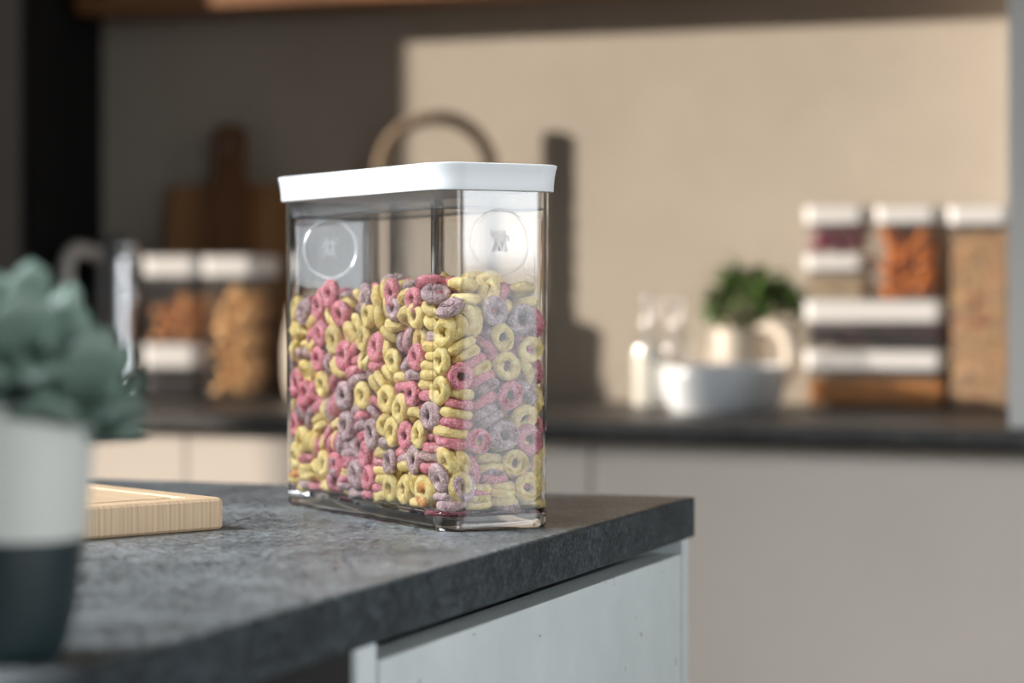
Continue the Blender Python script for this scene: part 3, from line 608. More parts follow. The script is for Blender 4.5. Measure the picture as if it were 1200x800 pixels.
(1465,494,386,44,51,73,-6,106,2,0),(1904,468,641,31,75,-3,59,89,1,0),(2222,604,252,5,77,-63,1,106,0,0),(275,149,368,35,43,83,-6,105,0,0),
(645,226,1236,6,63,-68,-37,99,0,0),(1125,310,447,45,-83,14,30,91,1,1),(1264,250,373,77,-30,-8,-55,109,1,0),(1906,203,540,62,-34,47,54,109,0,0),
(2233,322,420,15,-88,-22,-38,109,1,0),(287,652,251,1,55,-84,2,105,1,0),(616,607,400,10,-63,74,20,99,0,0),(893,649,309,1,0,-100,1,109,0,1),
(1387,714,458,46,49,-52,53,105,2,0),(1791,667,433,6,92,-32,-21,90,0,0),(2234,611,201,5,65,76,-7,94,0,0),(346,61,375,23,-54,48,65,92,1,0),
(498,287,422,72,-63,27,-12,106,2,0),(849,37,573,29,-29,-64,-65,103,2,1),(1537,37,738,60,-60,37,37,101,0,0),(1833,146,414,24,-39,-43,78,101,2,0),
(2187,50,465,17,-16,-69,-69,98,0,0),(147,486,366,14,70,-68,-14,104,0,0),(545,508,504,23,67,49,-51,89,2,0),(1097,479,408,39,18,88,-19,107,1,0),
(1595,488,540,5,-32,20,92,109,0,0),(2009,257,1234,87,-21,18,40,95,1,0),(2229,597,383,62,-45,-60,-22,109,1,0),(327,161,354,78,-5,-42,-46,102,1,1),
(220,158,1153,7,56,81,15,108,2,1),(772,428,392,5,-88,-7,-46,90,2,0),(1409,100,657,5,-73,-5,-68,103,0,0),(1680,160,347,1,11,-14,98,108,1,0),
(1927,39,1147,62,62,-35,35,110,2,0),(33,508,423,33,-63,-32,62,90,1,0),(424,603,385,55,-60,31,-49,104,1,0),(747,657,1140,95,-11,-19,-24,103,0,1),
(1191,261,1251,5,31,89,32,106,1,0),(1594,668,575,9,-68,7,72,90,1,1),(2038,656,200,4,-98,-21,3,101,1,1),(406,37,546,61,-56,38,42,91,0,1),
(579,151,329,41,5,-3,91,108,3,1),(720,36,1202,56,56,44,-44,99,0,0),(1286,88,689,27,-27,65,66,101,1,0),(1778,154,458,82,29,-49,-3,105,0,0),
(2063,91,409,22,27,-94,4,95,1,0),(325,354,427,72,27,-59,-25,92,0,0),(448,421,547,74,24,62,9,92,0,0),(993,339,561,86,-47,1,-17,99,0,0),
(1202,440,1282,30,-92,-22,14,107,0,0),(1767,465,579,18,-7,62,76,98,1,1),(2018,558,315,40,29,-70,-52,103,0,0),(405,313,596,65,-8,-47,60,110,1,0),
(718,227,389,55,42,-71,-13,90,2,0),(1129,141,837,21,-76,-12,-60,91,1,1),(1522,151,757,63,28,-1,-72,100,2,0),(1833,290,531,36,-28,-54,-71,107,2,0),
(2223,149,469,95,-24,-21,-5,110,1,0),(386,565,382,68,23,-69,5,91,1,0),(614,612,433,12,-21,-95,-18,98,1,0),(1172,655,454,89,18,14,39,104,2,1),
(1406,561,650,47,-47,-75,-3,99,1,0),(1829,650,558,16,-76,-60,17,107,1,1),(2200,641,364,5,-32,58,-75,89,1,0),(272,197,402,91,-23,-32,-10,102,1,1),
(654,250,477,32,61,69,21,91,1,0),(850,381,546,23,58,46,64,105,0,0),(1323,100,471,85,-14,24,45,110,0,0),(1712,376,605,49,-84,8,-22,98,1,0),
(2074,286,334,5,-12,-98,-16,90,2,0),(270,501,352,64,44,-61,-17,102,0,0),(413,468,510,5,-63,20,-75,89,0,0),(777,562,495,23,-57,-11,-78,108,2,1),
(1569,501,597,60,-38,-4,70,104,1,0),(1846,684,670,0,45,-46,76,89,1,0),(2066,552,324,13,61,-19,76,109,2,0),(402,301,713,9,-74,-66,2,90,1,0),
(624,353,378,83,9,14,53,98,1,0),(1141,297,481,5,-39,77,50,94,2,1),(1466,207,422,81,-25,-40,-35,106,1,0),(1660,320,595,39,44,30,-75,107,0,0),
(2241,316,474,85,14,-37,34,94,0,0),(319,508,368,72,-13,67,15,95,0,0),(617,605,528,94,17,0,31,92,2,0),(1022,612,412,79,38,-15,-45,93,2,1),
(1258,680,1108,74,31,-41,43,104,0,0),(1877,557,679,47,-76,-1,45,93,1,0),(2080,672,324,3,0,69,73,100,1,1),(211,356,422,61,15,65,-43,89,1,0),
(562,385,465,50,13,10,85,95,0,1),(797,330,548,3,-71,-20,-68,109,2,1),(1340,100,533,52,0,28,81,104,1,0),(1837,304,864,47,83,-29,4,107,1,0),
(2021,106,361,15,95,-21,-19,110,1,0),(359,527,377,53,-20,-68,46,94,0,0),(352,475,548,54,27,-70,-37,100,1,0),(933,517,421,3,22,-97,3,90,0,1),
(1389,667,211,90,-4,-2,-44,90,1,0),(1937,656,1052,2,36,23,91,107,1,0),(1972,540,506,64,-46,46,41,103,1,0),(138,139,413,37,-46,81,8,96,0,0),
(197,95,769,61,2,-27,-74,102,0,0),(848,98,547,69,69,16,-16,110,0,1),(1324,89,405,18,-20,-19,-94,97,0,0),(1721,136,461,39,23,78,42,98,0,0),
(2053,96,389,17,42,-89,7,101,1,0),(249,668,371,25,-1,-7,96,90,1,0),(347,151,1224,12,-77,-60,20,108,1,0),(985,386,601,42,67,-57,22,106,0,1),
(1434,457,483,54,9,-42,-72,98,2,0),(2006,460,1157,19,26,51,79,94,0,0),(2166,466,535,13,15,-5,-98,109,0,1),(299,194,480,24,92,-9,30,98,0,0),
(699,462,478,63,-66,-40,13,89,1,0),(1024,87,1021,23,-49,-8,-84,93,1,0),(1375,267,482,1,66,67,-34,109,1,0),(1856,100,839,69,-70,13,12,107,0,0),
(2247,301,518,61,-7,-38,69,90,0,0),(231,441,508,50,-56,-30,-59,90,0,0),(768,597,668,64,64,30,-30,99,0,0),(1001,396,687,32,45,-76,35,98,0,1),
(1545,514,779,37,76,33,42,94,1,1),(1912,635,1303,9,-14,-46,-87,104,1,1),(2159,476,474,98,-1,-17,-10,104,0,0),(212,312,420,2,41,-46,79,100,2,1),
(444,219,952,43,-83,2,35,92,0,1),(944,316,415,14,-31,-81,-48,95,0,0),(1278,410,478,43,-12,31,-84,100,0,0),(1526,340,488,38,-86,-32,-16,98,0,0),
(1893,236,355,10,1,99,11,98,1,0),(101,623,532,99,8,-3,-11,104,1,0),(446,624,581,4,-1,-92,-38,109,1,0),(854,654,373,1,95,-33,0,103,2,0),
(1366,656,246,4,91,42,-4,102,1,0),(1630,398,763,33,78,-1,-53,101,1,0),(1958,664,326,24,47,43,73,99,0,0),(97,319,440,38,59,40,59,99,0,0),
(552,349,533,59,-14,7,-79,106,0,0),(778,453,643,5,-35,21,91,98,0,0),(1274,381,616,61,73,-10,27,108,0,0),(1577,173,722,7,23,16,-96,102,0,0),
(1930,241,419,61,-2,-13,79,103,1,0),(225,496,541,38,20,-75,51,104,1,0),(465,588,634,21,-59,71,32,107,2,0),(846,693,487,60,-44,-62,-25,88,0,0),
(1377,649,285,62,-1,7,78,109,2,1),(1515,672,848,16,69,-51,49,106,0,1),(2091,519,332,14,-72,17,65,95,2,1),(39,389,1213,20,65,18,71,96,2,1),
(694,286,606,43,53,-70,19,105,0,1),(1151,276,522,83,31,30,-36,104,2,1),(1275,182,625,81,-56,5,-19,104,1,0),(1696,92,512,3,-48,-32,81,103,1,0),
(2102,377,793,8,40,84,-35,109,2,0),(227,718,573,43,-43,-56,-56,103,2,0),(721,719,450,56,-57,42,42,100,0,0),(931,492,367,2,-45,-89,5,95,0,0),
(1499,661,341,4,75,20,-62,99,2,1),(1773,652,1157,73,-64,17,17,110,1,1),(2119,660,487,26,29,18,-90,105,2,1),(326,284,666,84,8,4,54,93,0,1),
(634,97,429,3,24,-97,-3,99,2,0),(1193,257,553,62,42,-18,64,104,0,0),(1496,365,433,88,38,-13,27,93,0,0),(1867,356,660,51,-78,-35,-11,90,0,0),
(2257,296,1231,58,48,63,19,110,2,0),(268,597,632,1,60,80,-3,109,0,0),(710,722,895,16,16,69,-69,90,0,0),(915,535,598,45,-2,-1,-89,104,0,0),
(1434,613,496,79,-9,56,25,97,0,1),(1709,659,561,33,70,21,60,101,0,0),(2116,649,559,31,-34,87,16,105,1,0),(68,172,552,7,-54,-4,-84,108,0,1),
(428,143,654,46,-31,52,-65,103,1,1),(894,374,831,38,47,-36,71,103,0,0),(1372,292,550,31,-29,-16,-89,106,2,1),(1599,209,439,40,5,87,-29,103,2,0),
(1840,89,575,47,33,9,-82,97,1,0),(99,621,591,99,8,-4,11,101,0,0),(399,720,929,63,63,-32,32,96,1,0),(984,259,976,2,75,-66,5,106,1,1),
(1372,598,393,6,81,-58,-1,107,1,0),(1873,630,659,34,61,-22,68,94,0,1),(2095,608,603,12,35,87,33,107,1,1),(113,233,607,36,-62,-54,45,95,3,1),
(607,93,484,2,41,-91,-4,95,1,1),(1237,284,957,77,44,45,0,110,0,1),(1535,247,528,99,5,11,3,88,1,0),(1893,157,669,95,-6,-2,-32,98,1,0),
(2030,80,591,9,35,55,75,106,1,0),(96,419,740,71,-2,28,65,102,2,0),(630,601,577,19,-3,16,-97,97,0,0),(947,254,1208,62,73,23,16,95,0,1),
(1410,463,545,14,-46,78,-41,88,1,0),(1884,415,1104,50,14,-50,-69,99,0,0),(1977,483,485,62,65,-39,20,107,0,0),(246,380,591,58,-81,3,-5,91,2,0),
(780,236,750,66,24,-68,18,104,0,0),(903,359,1209,48,-26,-69,48,92,2,1),(1457,336,652,68,-47,5,57,109,2,0),(2095,270,1299,81,-20,7,54,102,1,0),
(2051,108,454,90,-14,10,-40,99,0,0),(403,721,1182,40,-40,-58,-58,94,0,0),(750,723,263,65,64,29,-29,88,2,0),(1126,667,663,39,39,-59,59,89,2,1),
(1381,637,333,64,-7,1,-76,101,2,1),(1795,721,881,8,-8,-70,-70,95,1,0),(2234,645,559,11,-71,-11,69,90,0,1),(372,139,605,28,-42,42,-75,92,1,1),
(623,142,378,2,-100,2,4,93,0,0),(956,89,743,94,10,-23,25,95,0,1),(1464,120,593,71,-6,-68,16,109,0,0),(1826,39,875,12,-13,-70,-69,106,0,0),
(2237,284,553,64,41,0,-65,100,0,0),(266,421,697,35,-3,33,88,101,0,0),(712,400,486,30,-72,25,57,93,2,0),(1021,680,547,54,7,-35,76,88,2,0),
(1427,375,696,86,-31,-35,-22,92,2,0),(1911,494,1295,1,-94,9,31,99,1,0),(2276,618,730,58,-41,58,-41,95,1,0),(217,277,467,60,15,57,-54,105,0,0),
(536,366,600,7,-82,-55,14,94,1,0),(688,449,974,21,21,94,-16,102,2,0),(1407,411,749,84,-45,-13,27,105,2,0),(1520,309,810,52,-5,-78,35,94,2,0),
(1971,301,552,63,-55,53,-15,94,1,0),(112,690,1084,24,7,72,-65,103,0,0),(440,673,545,31,-80,47,23,102,0,0),(874,648,492,33,-7,64,-69,90,0,0),
(1257,644,549,28,21,-3,94,108,2,0),(1490,704,1186,34,21,60,-69,101,1,0),(2001,720,650,4,-4,-71,-71,96,1,0),(281,196,555,26,87,38,18,96,2,0),
(564,222,575,21,22,-62,72,108,0,0),(992,171,475,8,70,68,22,110,0,0),(1294,370,857,50,40,-39,66,92,2,0),(1914,197,720,2,31,95,-6,95,1,0),
(2076,277,367,98,19,1,9,100,0,0),(263,617,451,56,-7,6,82,92,1,0),(631,515,611,6,7,-98,-17,101,1,0),(973,678,606,54,7,-35,77,90,1,1),
(1329,592,455,70,-7,-1,-71,99,0,0),(1499,540,817,49,-55,-21,64,93,0,1),(2170,437,601,15,47,87,4,101,1,1),(287,192,512,3,-66,67,-33,105,1,1),
(586,99,543,100,2,3,0,101,0,0),(1171,153,533,54,54,46,-45,95,2,0),(1610,35,1160,65,65,28,-28,96,0,0),(1652,42,866,63,-71,16,27,88,2,0),
(2168,96,615,69,69,15,-15,102,0,0),(98,443,656,14,-20,-94,24,104,1,0),(767,486,701,3,78,-47,41,97,2,0),(1075,481,483,44,59,68,3,96,1,1),
(1536,504,653,25,-25,89,-30,102,1,0),(1824,352,909,87,-47,4,-13,91,2,0),(2233,483,739,99,-3,-15,-2,95,1,0),(36,287,695,29,64,29,64,99,1,0),
(404,268,818,22,-84,31,-39,98,2,0),(829,159,518,64,-63,31,29,95,1,0),(1238,370,1120,70,34,50,-37,102,2,1),(1577,210,581,18,-14,-96,-13,100,1,0),
(2073,339,689,24,4,86,-44,104,0,0),(141,704,732,63,63,-33,33,100,0,0),(433,536,674,79,31,23,-47,93,2,0),(939,540,474,39,1,3,92,103,0,1),
(1300,490,576,41,72,-50,24,92,0,0),(1975,605,658,20,-67,16,-70,93,1,1),(2228,487,677,33,12,-9,-93,102,1,0),(91,436,593,65,-28,-3,-71,97,2,1),
(752,612,1242,5,73,-62,30,105,2,1),(997,175,542,10,-96,-8,-23,96,1,0),(1590,324,996,40,-62,-58,35,89,1,0),(2095,106,1253,62,-11,-8,77,108,1,0),
(2282,154,632,27,-65,-27,65,102,2,0),(363,637,1290,14,-91,-34,19,91,1,0),(609,718,602,56,56,43,-43,102,0,0),(948,717,980,64,64,-30,30,104,1,0),
(1424,668,641,22,22,67,-67,92,0,0),(1911,666,983,21,91,3,-37,96,0,0),(2184,657,749,37,38,60,-60,94,0,0),(96,397,543,82,-9,27,50,102,2,0),
(466,248,801,18,76,47,41,93,0,0),(902,258,521,36,74,-22,52,97,0,0),(858,516,1235,69,-4,-10,-72,98,1,0),(1686,379,920,88,12,-47,1,92,0,0),
(2163,161,783,25,22,35,87,97,1,0),(89,633,1114,22,-37,59,69,93,0,0),(602,513,681,61,5,17,-77,102,1,0),(919,540,537,58,0,3,82,103,2,0),
(1183,662,516,19,16,-96,-13,96,1,0),(1649,658,566,49,62,39,48,101,2,1),(2083,577,656,35,-64,68,3,94,1,0),(236,150,610,71,2,-34,-61,108,1,1),
(477,297,1032,26,-37,-43,-78,91,0,0),(1054,146,803,67,2,-66,33,98,0,0),(1581,89,1007,16,-66,-42,60,94,0,0),(1727,49,699,36,40,-65,54,109,2,0),
(2107,246,411,26,-97,-2,5,90,1,0),(275,611,509,4,41,91,-5,96,0,0),(612,668,707,60,23,-20,74,100,1,0),(701,722,1228,71,71,4,-4,92,2,0),
(1422,716,654,6,6,-71,70,108,2,0),(1691,681,856,63,-35,67,16,89,2,0),(2171,708,712,22,-22,67,67,106,1,0),(159,282,641,41,60,-55,-41,95,2,1),
(482,110,670,60,-18,-77,-11,106,1,0),(826,161,652,10,58,-76,28,107,0,0),(1246,133,779,38,88,29,1,90,0,0),(1727,112,685,17,22,73,-63,95,0,0),
(2077,181,499,75,-37,6,-54,91,0,0),(90,613,650,3,4,100,8,92,1,0),(435,414,719,27,60,56,-51,102,2,0),(818,340,988,37,67,-62,-20,101,0,0),
(1305,442,739,28,82,-33,38,99,0,0),(1803,618,808,29,69,-1,-67,98,0,0),(2012,439,657,93,-36,-10,-3,99,1,1),(259,145,706,19,-26,11,94,88,0,0),
(672,376,723,84,-47,11,-26,91,1,0),(1004,163,592,16,-96,5,-24,95,2,0),(1497,298,621,6,58,-67,47,99,2,0),(1939,362,1115,56,-52,-3,64,104,0,0),
(2119,294,680,69,-23,-45,-52,89,0,0),(263,616,564,23,0,-6,-97,89,1,0),(783,659,637,67,66,24,-24,103,1,0),(1101,516,575,95,-20,-5,23,108,0,0),
(1448,576,721,46,-37,-80,-9,107,0,0),(1748,455,758,70,49,12,51,101,1,0),(2238,382,884,7,-30,62,-73,98,0,1),(265,79,514,19,20,67,-69,89,1,1),
(721,148,706,82,29,-37,-33,97,1,0),(950,84,807,94,10,-23,25,89,2,1),(1483,33,990,32,-32,63,63,91,0,0),(1602,38,558,67,67,22,-22,106,0,0),
(2113,214,525,89,-32,20,-27,101,0,0),(300,651,697,99,-2,1,10,107,1,0),(702,517,797,77,-38,-16,48,106,0,0),(1176,407,788,2,-75,-8,65,106,2,1),
(1522,381,894,54,-10,23,80,102,1,0),(1763,400,805,9,-75,43,50,110,1,0),(2073,392,868,84,-28,22,41,90,0,0),(228,260,792,46,-48,-69,28,104,2,0),
(330,99,847,61,-24,74,-15,101,0,0),(817,88,798,18,67,-60,-40,92,1,0),(1274,305,696,64,41,40,-52,97,2,0),(1664,96,852,21,-35,64,65,98,1,0),
(1917,37,706,47,-47,53,53,101,0,0),(119,598,713,4,-74,-67,-8,107,0,0),(462,459,772,65,-31,48,50,109,0,0),(1103,544,630,72,-20,5,67,107,1,1),
(1296,491,781,47,80,36,7,101,0,0),(1836,384,968,28,66,57,-39,104,2,0),(2259,644,900,60,-20,-65,41,106,2,0),(132,308,834,52,-1,-81,-25,106,1,1),
(720,294,919,23,-40,82,34,105,2,0),(1118,252,708,66,1,-65,-38,105,1,0),(1300,33,673,57,57,41,-42,92,0,0),(1626,211,635,96,19,13,19,106,0,0),
(2137,212,596,68,2,38,63,101,0,0),(288,649,764,32,0,2,95,108,0,0),(784,489,1175,95,-10,7,-29,95,2,0),(931,541,656,32,1,2,95,96,0,1),
(1436,511,873,49,66,43,38,102,1,1),(1882,452,806,11,65,16,-74,104,0,1),(2082,561,722,29,30,18,-89,98,1,1),(285,257,809,82,15,52,19,99,0,0),
(721,395,854,35,-84,-37,-21,92,2,1),(1063,277,703,37,-34,68,-53,93,0,1),(1369,43,841,42,41,-59,56,109,0,0),(1723,239,679,15,20,-95,-18,106,0,0),
(2287,318,724,14,69,-14,-69,105,0,0),(356,471,1066,23,-33,-91,-11,105,0,0),(740,482,769,11,86,-30,39,101,1,0),(1189,529,1043,12,47,-87,5,94,0,0),
(1365,683,1047,37,-46,71,38,109,0,0),(1920,645,825,70,12,-68,16,106,0,1),(2230,508,798,15,22,96,1,101,2,1),(41,202,1162,14,-68,18,-70,104,2,1),
(547,94,665,43,-74,-28,43,101,0,0),(1020,102,648,8,-90,-36,-24,107,0,1),(1155,287,926,46,63,-8,63,110,0,0),(1610,253,857,39,5,-88,-25,96,2,0),
(1893,312,697,31,5,49,-81,103,1,0),(98,477,848,2,-59,-76,27,104,0,0),(487,511,815,0,-19,-54,-82,104,0,0),(1107,410,791,46,51,37,63,90,2,1),
(1132,693,912,67,-40,33,54,96,0,1),(1684,555,719,49,-39,-77,-11,96,1,0),(2201,503,850,7,14,-4,-99,108,1,1),(595,274,1124,1,50,44,74,106,0,0),
(725,350,892,33,-66,64,24,102,0,1),(1087,285,868,78,46,43,5,91,2,0),(1265,321,1163,58,-78,-14,18,109,3,0),(1758,214,793,24,21,-10,94,108,0,0),
(2186,211,644,74,-37,9,-56,99,0,0),(275,652,825,1,0,-100,2,105,0,0),(645,668,766,79,22,21,-53,97,0,0),(1117,552,695,3,-33,92,-21,99,2,0),
(1121,722,1030,55,55,44,-44,91,0,1),(1864,627,828,47,-31,-62,55,89,0,0),(2058,666,878,34,-75,-55,-15,109,2,0),(125,79,504,60,-9,-63,-48,89,1,1),
(609,83,652,46,23,-76,-40,89,0,1),(976,84,687,74,-1,-25,63,88,0,1),(1361,223,711,57,-59,-39,-41,105,0,0),(1622,227,1207,83,1,39,40,110,0,0),
(2026,71,765,77,-54,4,-34,98,2,0),(356,455,1144,89,12,31,-33,92,0,0),(656,543,830,81,-37,-19,42,107,1,0),(1041,448,806,22,-74,-28,57,103,0,1),
(624,596,1235,65,16,73,-14,96,0,1),(1713,509,746,61,-4,50,-61,107,2,0),(2018,474,790,73,56,36,-15,108,0,0),(116,66,1141,45,30,-64,55,108,1,0),
(515,283,724,17,74,12,63,91,0,0),(829,373,721,38,-7,51,-76,100,0,1),(1241,166,820,79,-24,-30,-49,90,1,0),(1637,335,1040,6,83,-18,-52,104,0,0),
(2036,187,662,61,-13,-57,53,103,1,0),(123,629,824,24,-86,-16,-42,91,1,0),(463,578,894,81,-33,35,34,109,1,0),(921,497,775,28,58,21,74,97,0,1),
(1099,626,1060,68,13,51,-52,102,0,0),(1577,488,974,5,-46,-46,76,108,0,0),(1946,658,1138,23,91,-4,-35,104,0,0),(209,292,674,13,80,-15,-56,95,0,0),
(680,350,647,47,81,-35,-5,100,0,0),(928,278,736,31,81,36,-34,101,1,0),(1227,221,842,27,41,83,-26,101,0,0),(1742,226,736,33,22,-8,91,100,0,0),
(1950,227,775,71,-5,-4,-70,108,1,0),(90,517,898,22,18,-94,17,97,1,0),(466,661,788,7,-65,72,24,102,2,0),(984,495,769,54,45,42,57,96,0,1),
(1278,613,604,94,15,16,26,102,0,1),(1786,485,948,20,36,75,-52,109,1,1),(1990,530,801,74,63,20,5,102,0,1),(275,38,690,35,-34,-62,-61,103,1,1),
(766,172,994,46,50,-68,-27,105,0,1),(883,39,905,32,-32,-63,-63,109,0,0),(1525,109,879,43,-80,4,42,91,1,0),(1816,116,1037,19,80,-54,18,92,0,0),
(2229,299,719,12,70,12,69,106,1,0),(371,274,1115,10,-50,-46,-73,100,2,0),(815,649,1069,75,-11,-23,61,109,0,0),(1137,591,837,91,27,17,26,106,2,0),
(1513,393,1023,46,-49,-67,31,103,0,0),(2124,430,1257,91,-21,1,34,92,0,1),(2172,317,1018,12,18,-87,-44,107,0,0),(347,300,946,61,-28,-35,65,98,0,1),
(689,161,778,34,47,-6,-82,108,1,0),(1018,293,855,55,-3,62,-56,95,0,0),(1397,267,881,80,59,14,-3,95,1,0),(1535,598,1244,87,14,-24,42,109,0,0),
(2077,271,874,28,-61,-49,-55,101,0,0),(264,662,880,25,0,2,97,93,0,0),(754,641,858,2,-28,-59,75,94,0,0),(1002,666,723,85,39,-20,-29,102,0,1),
(1278,652,742,31,21,-3,93,106,2,1),(1637,668,1186,49,15,-41,-76,97,0,0),(2113,526,926,17,-5,27,-95,94,2,1),(95,182,1158,63,-29,64,-33,99,1,1),
(389,100,826,32,-55,-30,71,102,2,1),(916,236,690,89,-42,20,4,103,0,0),(1278,141,973,37,-75,13,53,102,1,0),(1635,201,910,62,47,26,57,89,1,0),
(1914,170,1107,17,-90,-17,36,109,0,0),(93,458,792,36,10,26,89,100,1,0),(702,625,1002,27,70,-11,-65,93,2,0),(802,522,951,41,-9,91,4,105,0,1),
(917,633,1228,62,64,-5,-45,108,0,0),(1590,659,724,15,44,-75,-46,92,1,1),(2008,502,982,53,54,-29,-58,106,2,0),(371,271,873,43,12,89,13,90,1,0),
(656,134,836,6,82,34,47,108,2,0),(895,226,860,9,36,77,51,96,0,0),(1376,310,834,18,-38,70,58,99,0,0),(1696,382,1079,45,-50,-68,27,102,0,0),
(1969,199,892,11,-37,47,-79,89,0,0),(335,474,1000,24,-86,-45,7,99,0,0),(645,603,1029,55,-56,43,-45,107,1,0),(1101,623,789,90,13,29,-30,103,2,1),
(1386,589,891,20,-64,37,-64,102,0,0),(1821,615,933,77,3,-13,-62,96,2,0),(2277,621,1072,36,61,36,61,92,0,0),(248,355,993,24,-83,-16,-48,106,0,0),
(572,360,706,14,-75,-1,-65,89,0,0),(839,323,1265,63,28,-73,3,107,0,1),(1423,163,858,58,50,-42,48,110,1,0),(1708,512,1261,25,-93,8,25,109,2,0),
(2007,330,1010,23,-23,-39,86,93,1,0),(250,638,939,1,97,24,-1,105,0,0),(458,723,699,24,24,-67,66,89,1,0),(935,661,758,39,-81,42,-13,104,0,1),
(1309,651,801,17,-88,-41,14,107,1,0),(1551,648,1033,65,61,-30,34,105,1,0),(2209,656,936,54,-60,42,-42,104,0,0),(99,167,836,76,50,-11,39,103,0,0),
(734,147,935,36,46,27,76,93,0,0),(878,95,905,71,71,1,-1,89,0,1),(1385,91,830,57,57,-43,40,88,0,0),(1863,96,986,12,1,-26,-96,106,1,0),
(2127,106,773,61,5,41,68,90,0,0),(245,655,998,50,0,2,87,103,0,0),(615,584,855,37,80,43,19,100,0,0),(951,568,868,22,89,-39,7,101,0,1),
(1505,442,1282,88,8,10,45,107,1,1),(1868,506,1103,70,-8,-53,-48,98,1,1),(1793,720,1235,12,-12,70,70,96,1,0),(287,197,980,64,68,-33,-12,104,0,1),
(453,96,845,42,54,56,47,98,2,0),(481,111,1067,68,-60,28,-32,107,0,1),(1380,83,1027,4,48,-43,76,104,0,0),(1502,258,1142,12,92,6,-37,109,1,0),
(2021,161,890,52,-18,-78,-30,104,0,0),(33,342,1052,42,-57,42,-57,91,0,0),(553,472,1023,15,51,81,-26,108,1,0),(862,527,772,39,-53,31,-69,92,1,1),
(1306,503,971,45,44,-54,-56,109,1,0),(1666,627,882,9,50,58,64,95,1,0),(1631,219,1285,24,89,-22,-31,92,0,1),(98,439,985,42,23,-37,79,100,1,1),
(544,342,887,53,-37,-62,44,100,2,0),(801,308,1156,56,60,-50,-28,106,0,0),(1120,332,1137,36,-46,-41,70,94,1,0),(1747,388,1124,29,-75,-39,44,102,1,0),
(2006,262,1053,30,-20,-41,84,109,2,0),(105,565,1155,69,-56,-39,-24,110,0,0),(423,671,1034,27,26,-65,66,98,0,0),(828,679,801,47,37,21,-77,93,0,0),
(1282,645,876,5,78,-59,-21,89,1,1),(1581,711,1018,4,-2,-73,-68,108,0,1),(2083,631,930,73,23,29,-58,106,0,1),(142,282,1213,52,-38,-39,-65,92,0,1),
(598,380,867,60,29,63,40,98,0,1),(1022,339,1214,50,-36,66,44,97,1,1),(1519,234,967,53,-71,35,-31,90,2,0),(1754,264,1075,50,83,1,25,107,1,0),
(2234,254,848,73,30,12,-60,89,1,0),(256,652,1220,87,9,-24,-42,106,0,0),(554,657,1180,87,31,15,35,107,0,0),(969,671,1181,68,23,-59,36,109,0,1),
(1256,660,964,29,-8,-95,-6,98,1,0),(1787,596,987,2,93,-35,13,98,0,0),(2213,686,1217,63,76,0,-17,106,0,0),(102,160,703,40,-90,-11,12,108,2,0),
(589,95,830,66,-21,-42,59,99,0,0),(676,140,1247,13,-89,27,35,91,0,0),(1321,98,994,40,-76,8,50,99,0,0),(1736,73,1176,67,67,-32,-4,110,2,0),
(1966,169,1146,38,-48,-78,12,102,0,0),(247,441,910,3,6,25,-97,108,1,0),(564,681,901,5,17,45,88,97,2,0),(1120,553,905,30,-83,-46,10,108,1,0),
(1067,716,1183,69,68,14,-21,91,0,0),(1638,578,898,56,-15,75,33,93,0,0),(2148,463,951,26,16,-22,93,106,1,0),(36,311,878,32,-63,-32,63,100,0,0),
(594,238,762,44,65,-4,62,104,2,0),(869,190,892,18,38,36,-84,91,1,0),(1407,227,1026,34,-79,0,-51,91,2,0),(1693,339,1257,7,-50,-25,83,102,0,0),
(2119,261,1199,2,92,-9,39,95,0,0),(95,561,944,3,-54,-79,27,101,0,0),(447,348,1106,93,-31,-1,22,90,1,0),(840,516,901,39,13,90,14,90,1,1),
(1283,598,666,95,5,21,-24,94,1,0),(1651,623,718,34,-86,-5,36,96,0,0),(2039,713,1198,23,22,-69,65,106,2,0),(44,141,975,69,-13,-69,13,93,0,0),
(674,387,1132,3,49,46,74,105,0,0),(1171,35,951,60,-60,38,38,97,0,0),(1477,222,1022,12,57,55,60,99,0,0),(1963,349,867,45,53,-57,-44,88,0,0),
(2187,190,925,54,-69,37,32,107,1,0),(357,525,884,73,-30,60,-11,89,0,0),(755,494,1118,8,99,-9,-9,104,0,0),(1202,402,1052,55,17,58,-57,89,0,1),
(1375,609,1108,40,-71,37,45,96,2,0),(1611,537,940,62,-64,41,-18,101,1,0),(2127,572,1020,15,25,-92,27,89,0,0),(221,86,845,16,-13,95,-22,92,1,0),
(701,34,953,71,71,2,-2,95,1,1),(1117,140,953,93,29,-12,-16,96,1,1),(1093,111,1256,92,-5,-10,-38,110,1,0),(1895,243,1014,32,-66,-45,51,89,0,0),
(2257,113,1002,30,-76,-20,54,105,1,0),(248,623,1058,86,-1,0,-51,106,2,0),(539,675,1053,33,-58,-10,-74,91,2,0),(1024,517,1122,74,19,49,-43,110,0,1),
(1374,553,1150,28,-60,52,53,106,0,0),(1829,389,1257,37,71,-56,20,110,1,0),(2248,470,1063,39,10,91,11,99,3,0),(85,337,1059,67,24,67,24,105,2,0),
(628,336,1141,8,-50,-55,66,101,1,0),(1084,172,1109,30,26,-68,-62,106,0,0),(1376,217,1142,78,24,-56,14,109,2,0),(1776,222,1021,62,-21,-52,-55,97,0,0),
(2176,619,1218,72,-56,3,-41,101,1,0),(245,532,836,66,-73,-11,-14,91,2,0),(516,634,901,68,-46,-13,-56,102,1,0),(980,672,876,22,95,-24,4,90,1,0),
(1208,547,1100,61,1,13,78,104,0,0),(1561,582,1105,73,-68,1,-1,94,1,0),(2189,658,1068,23,89,36,16,102,0,1),(86,64,840,48,68,21,-52,89,1,1),
(536,88,851,47,-25,85,0,92,0,0),(884,188,1030,46,-85,20,-12,102,0,1),(1328,181,1152,21,-77,-18,-57,95,0,0),(1695,215,927,53,-42,-73,11,93,0,0),
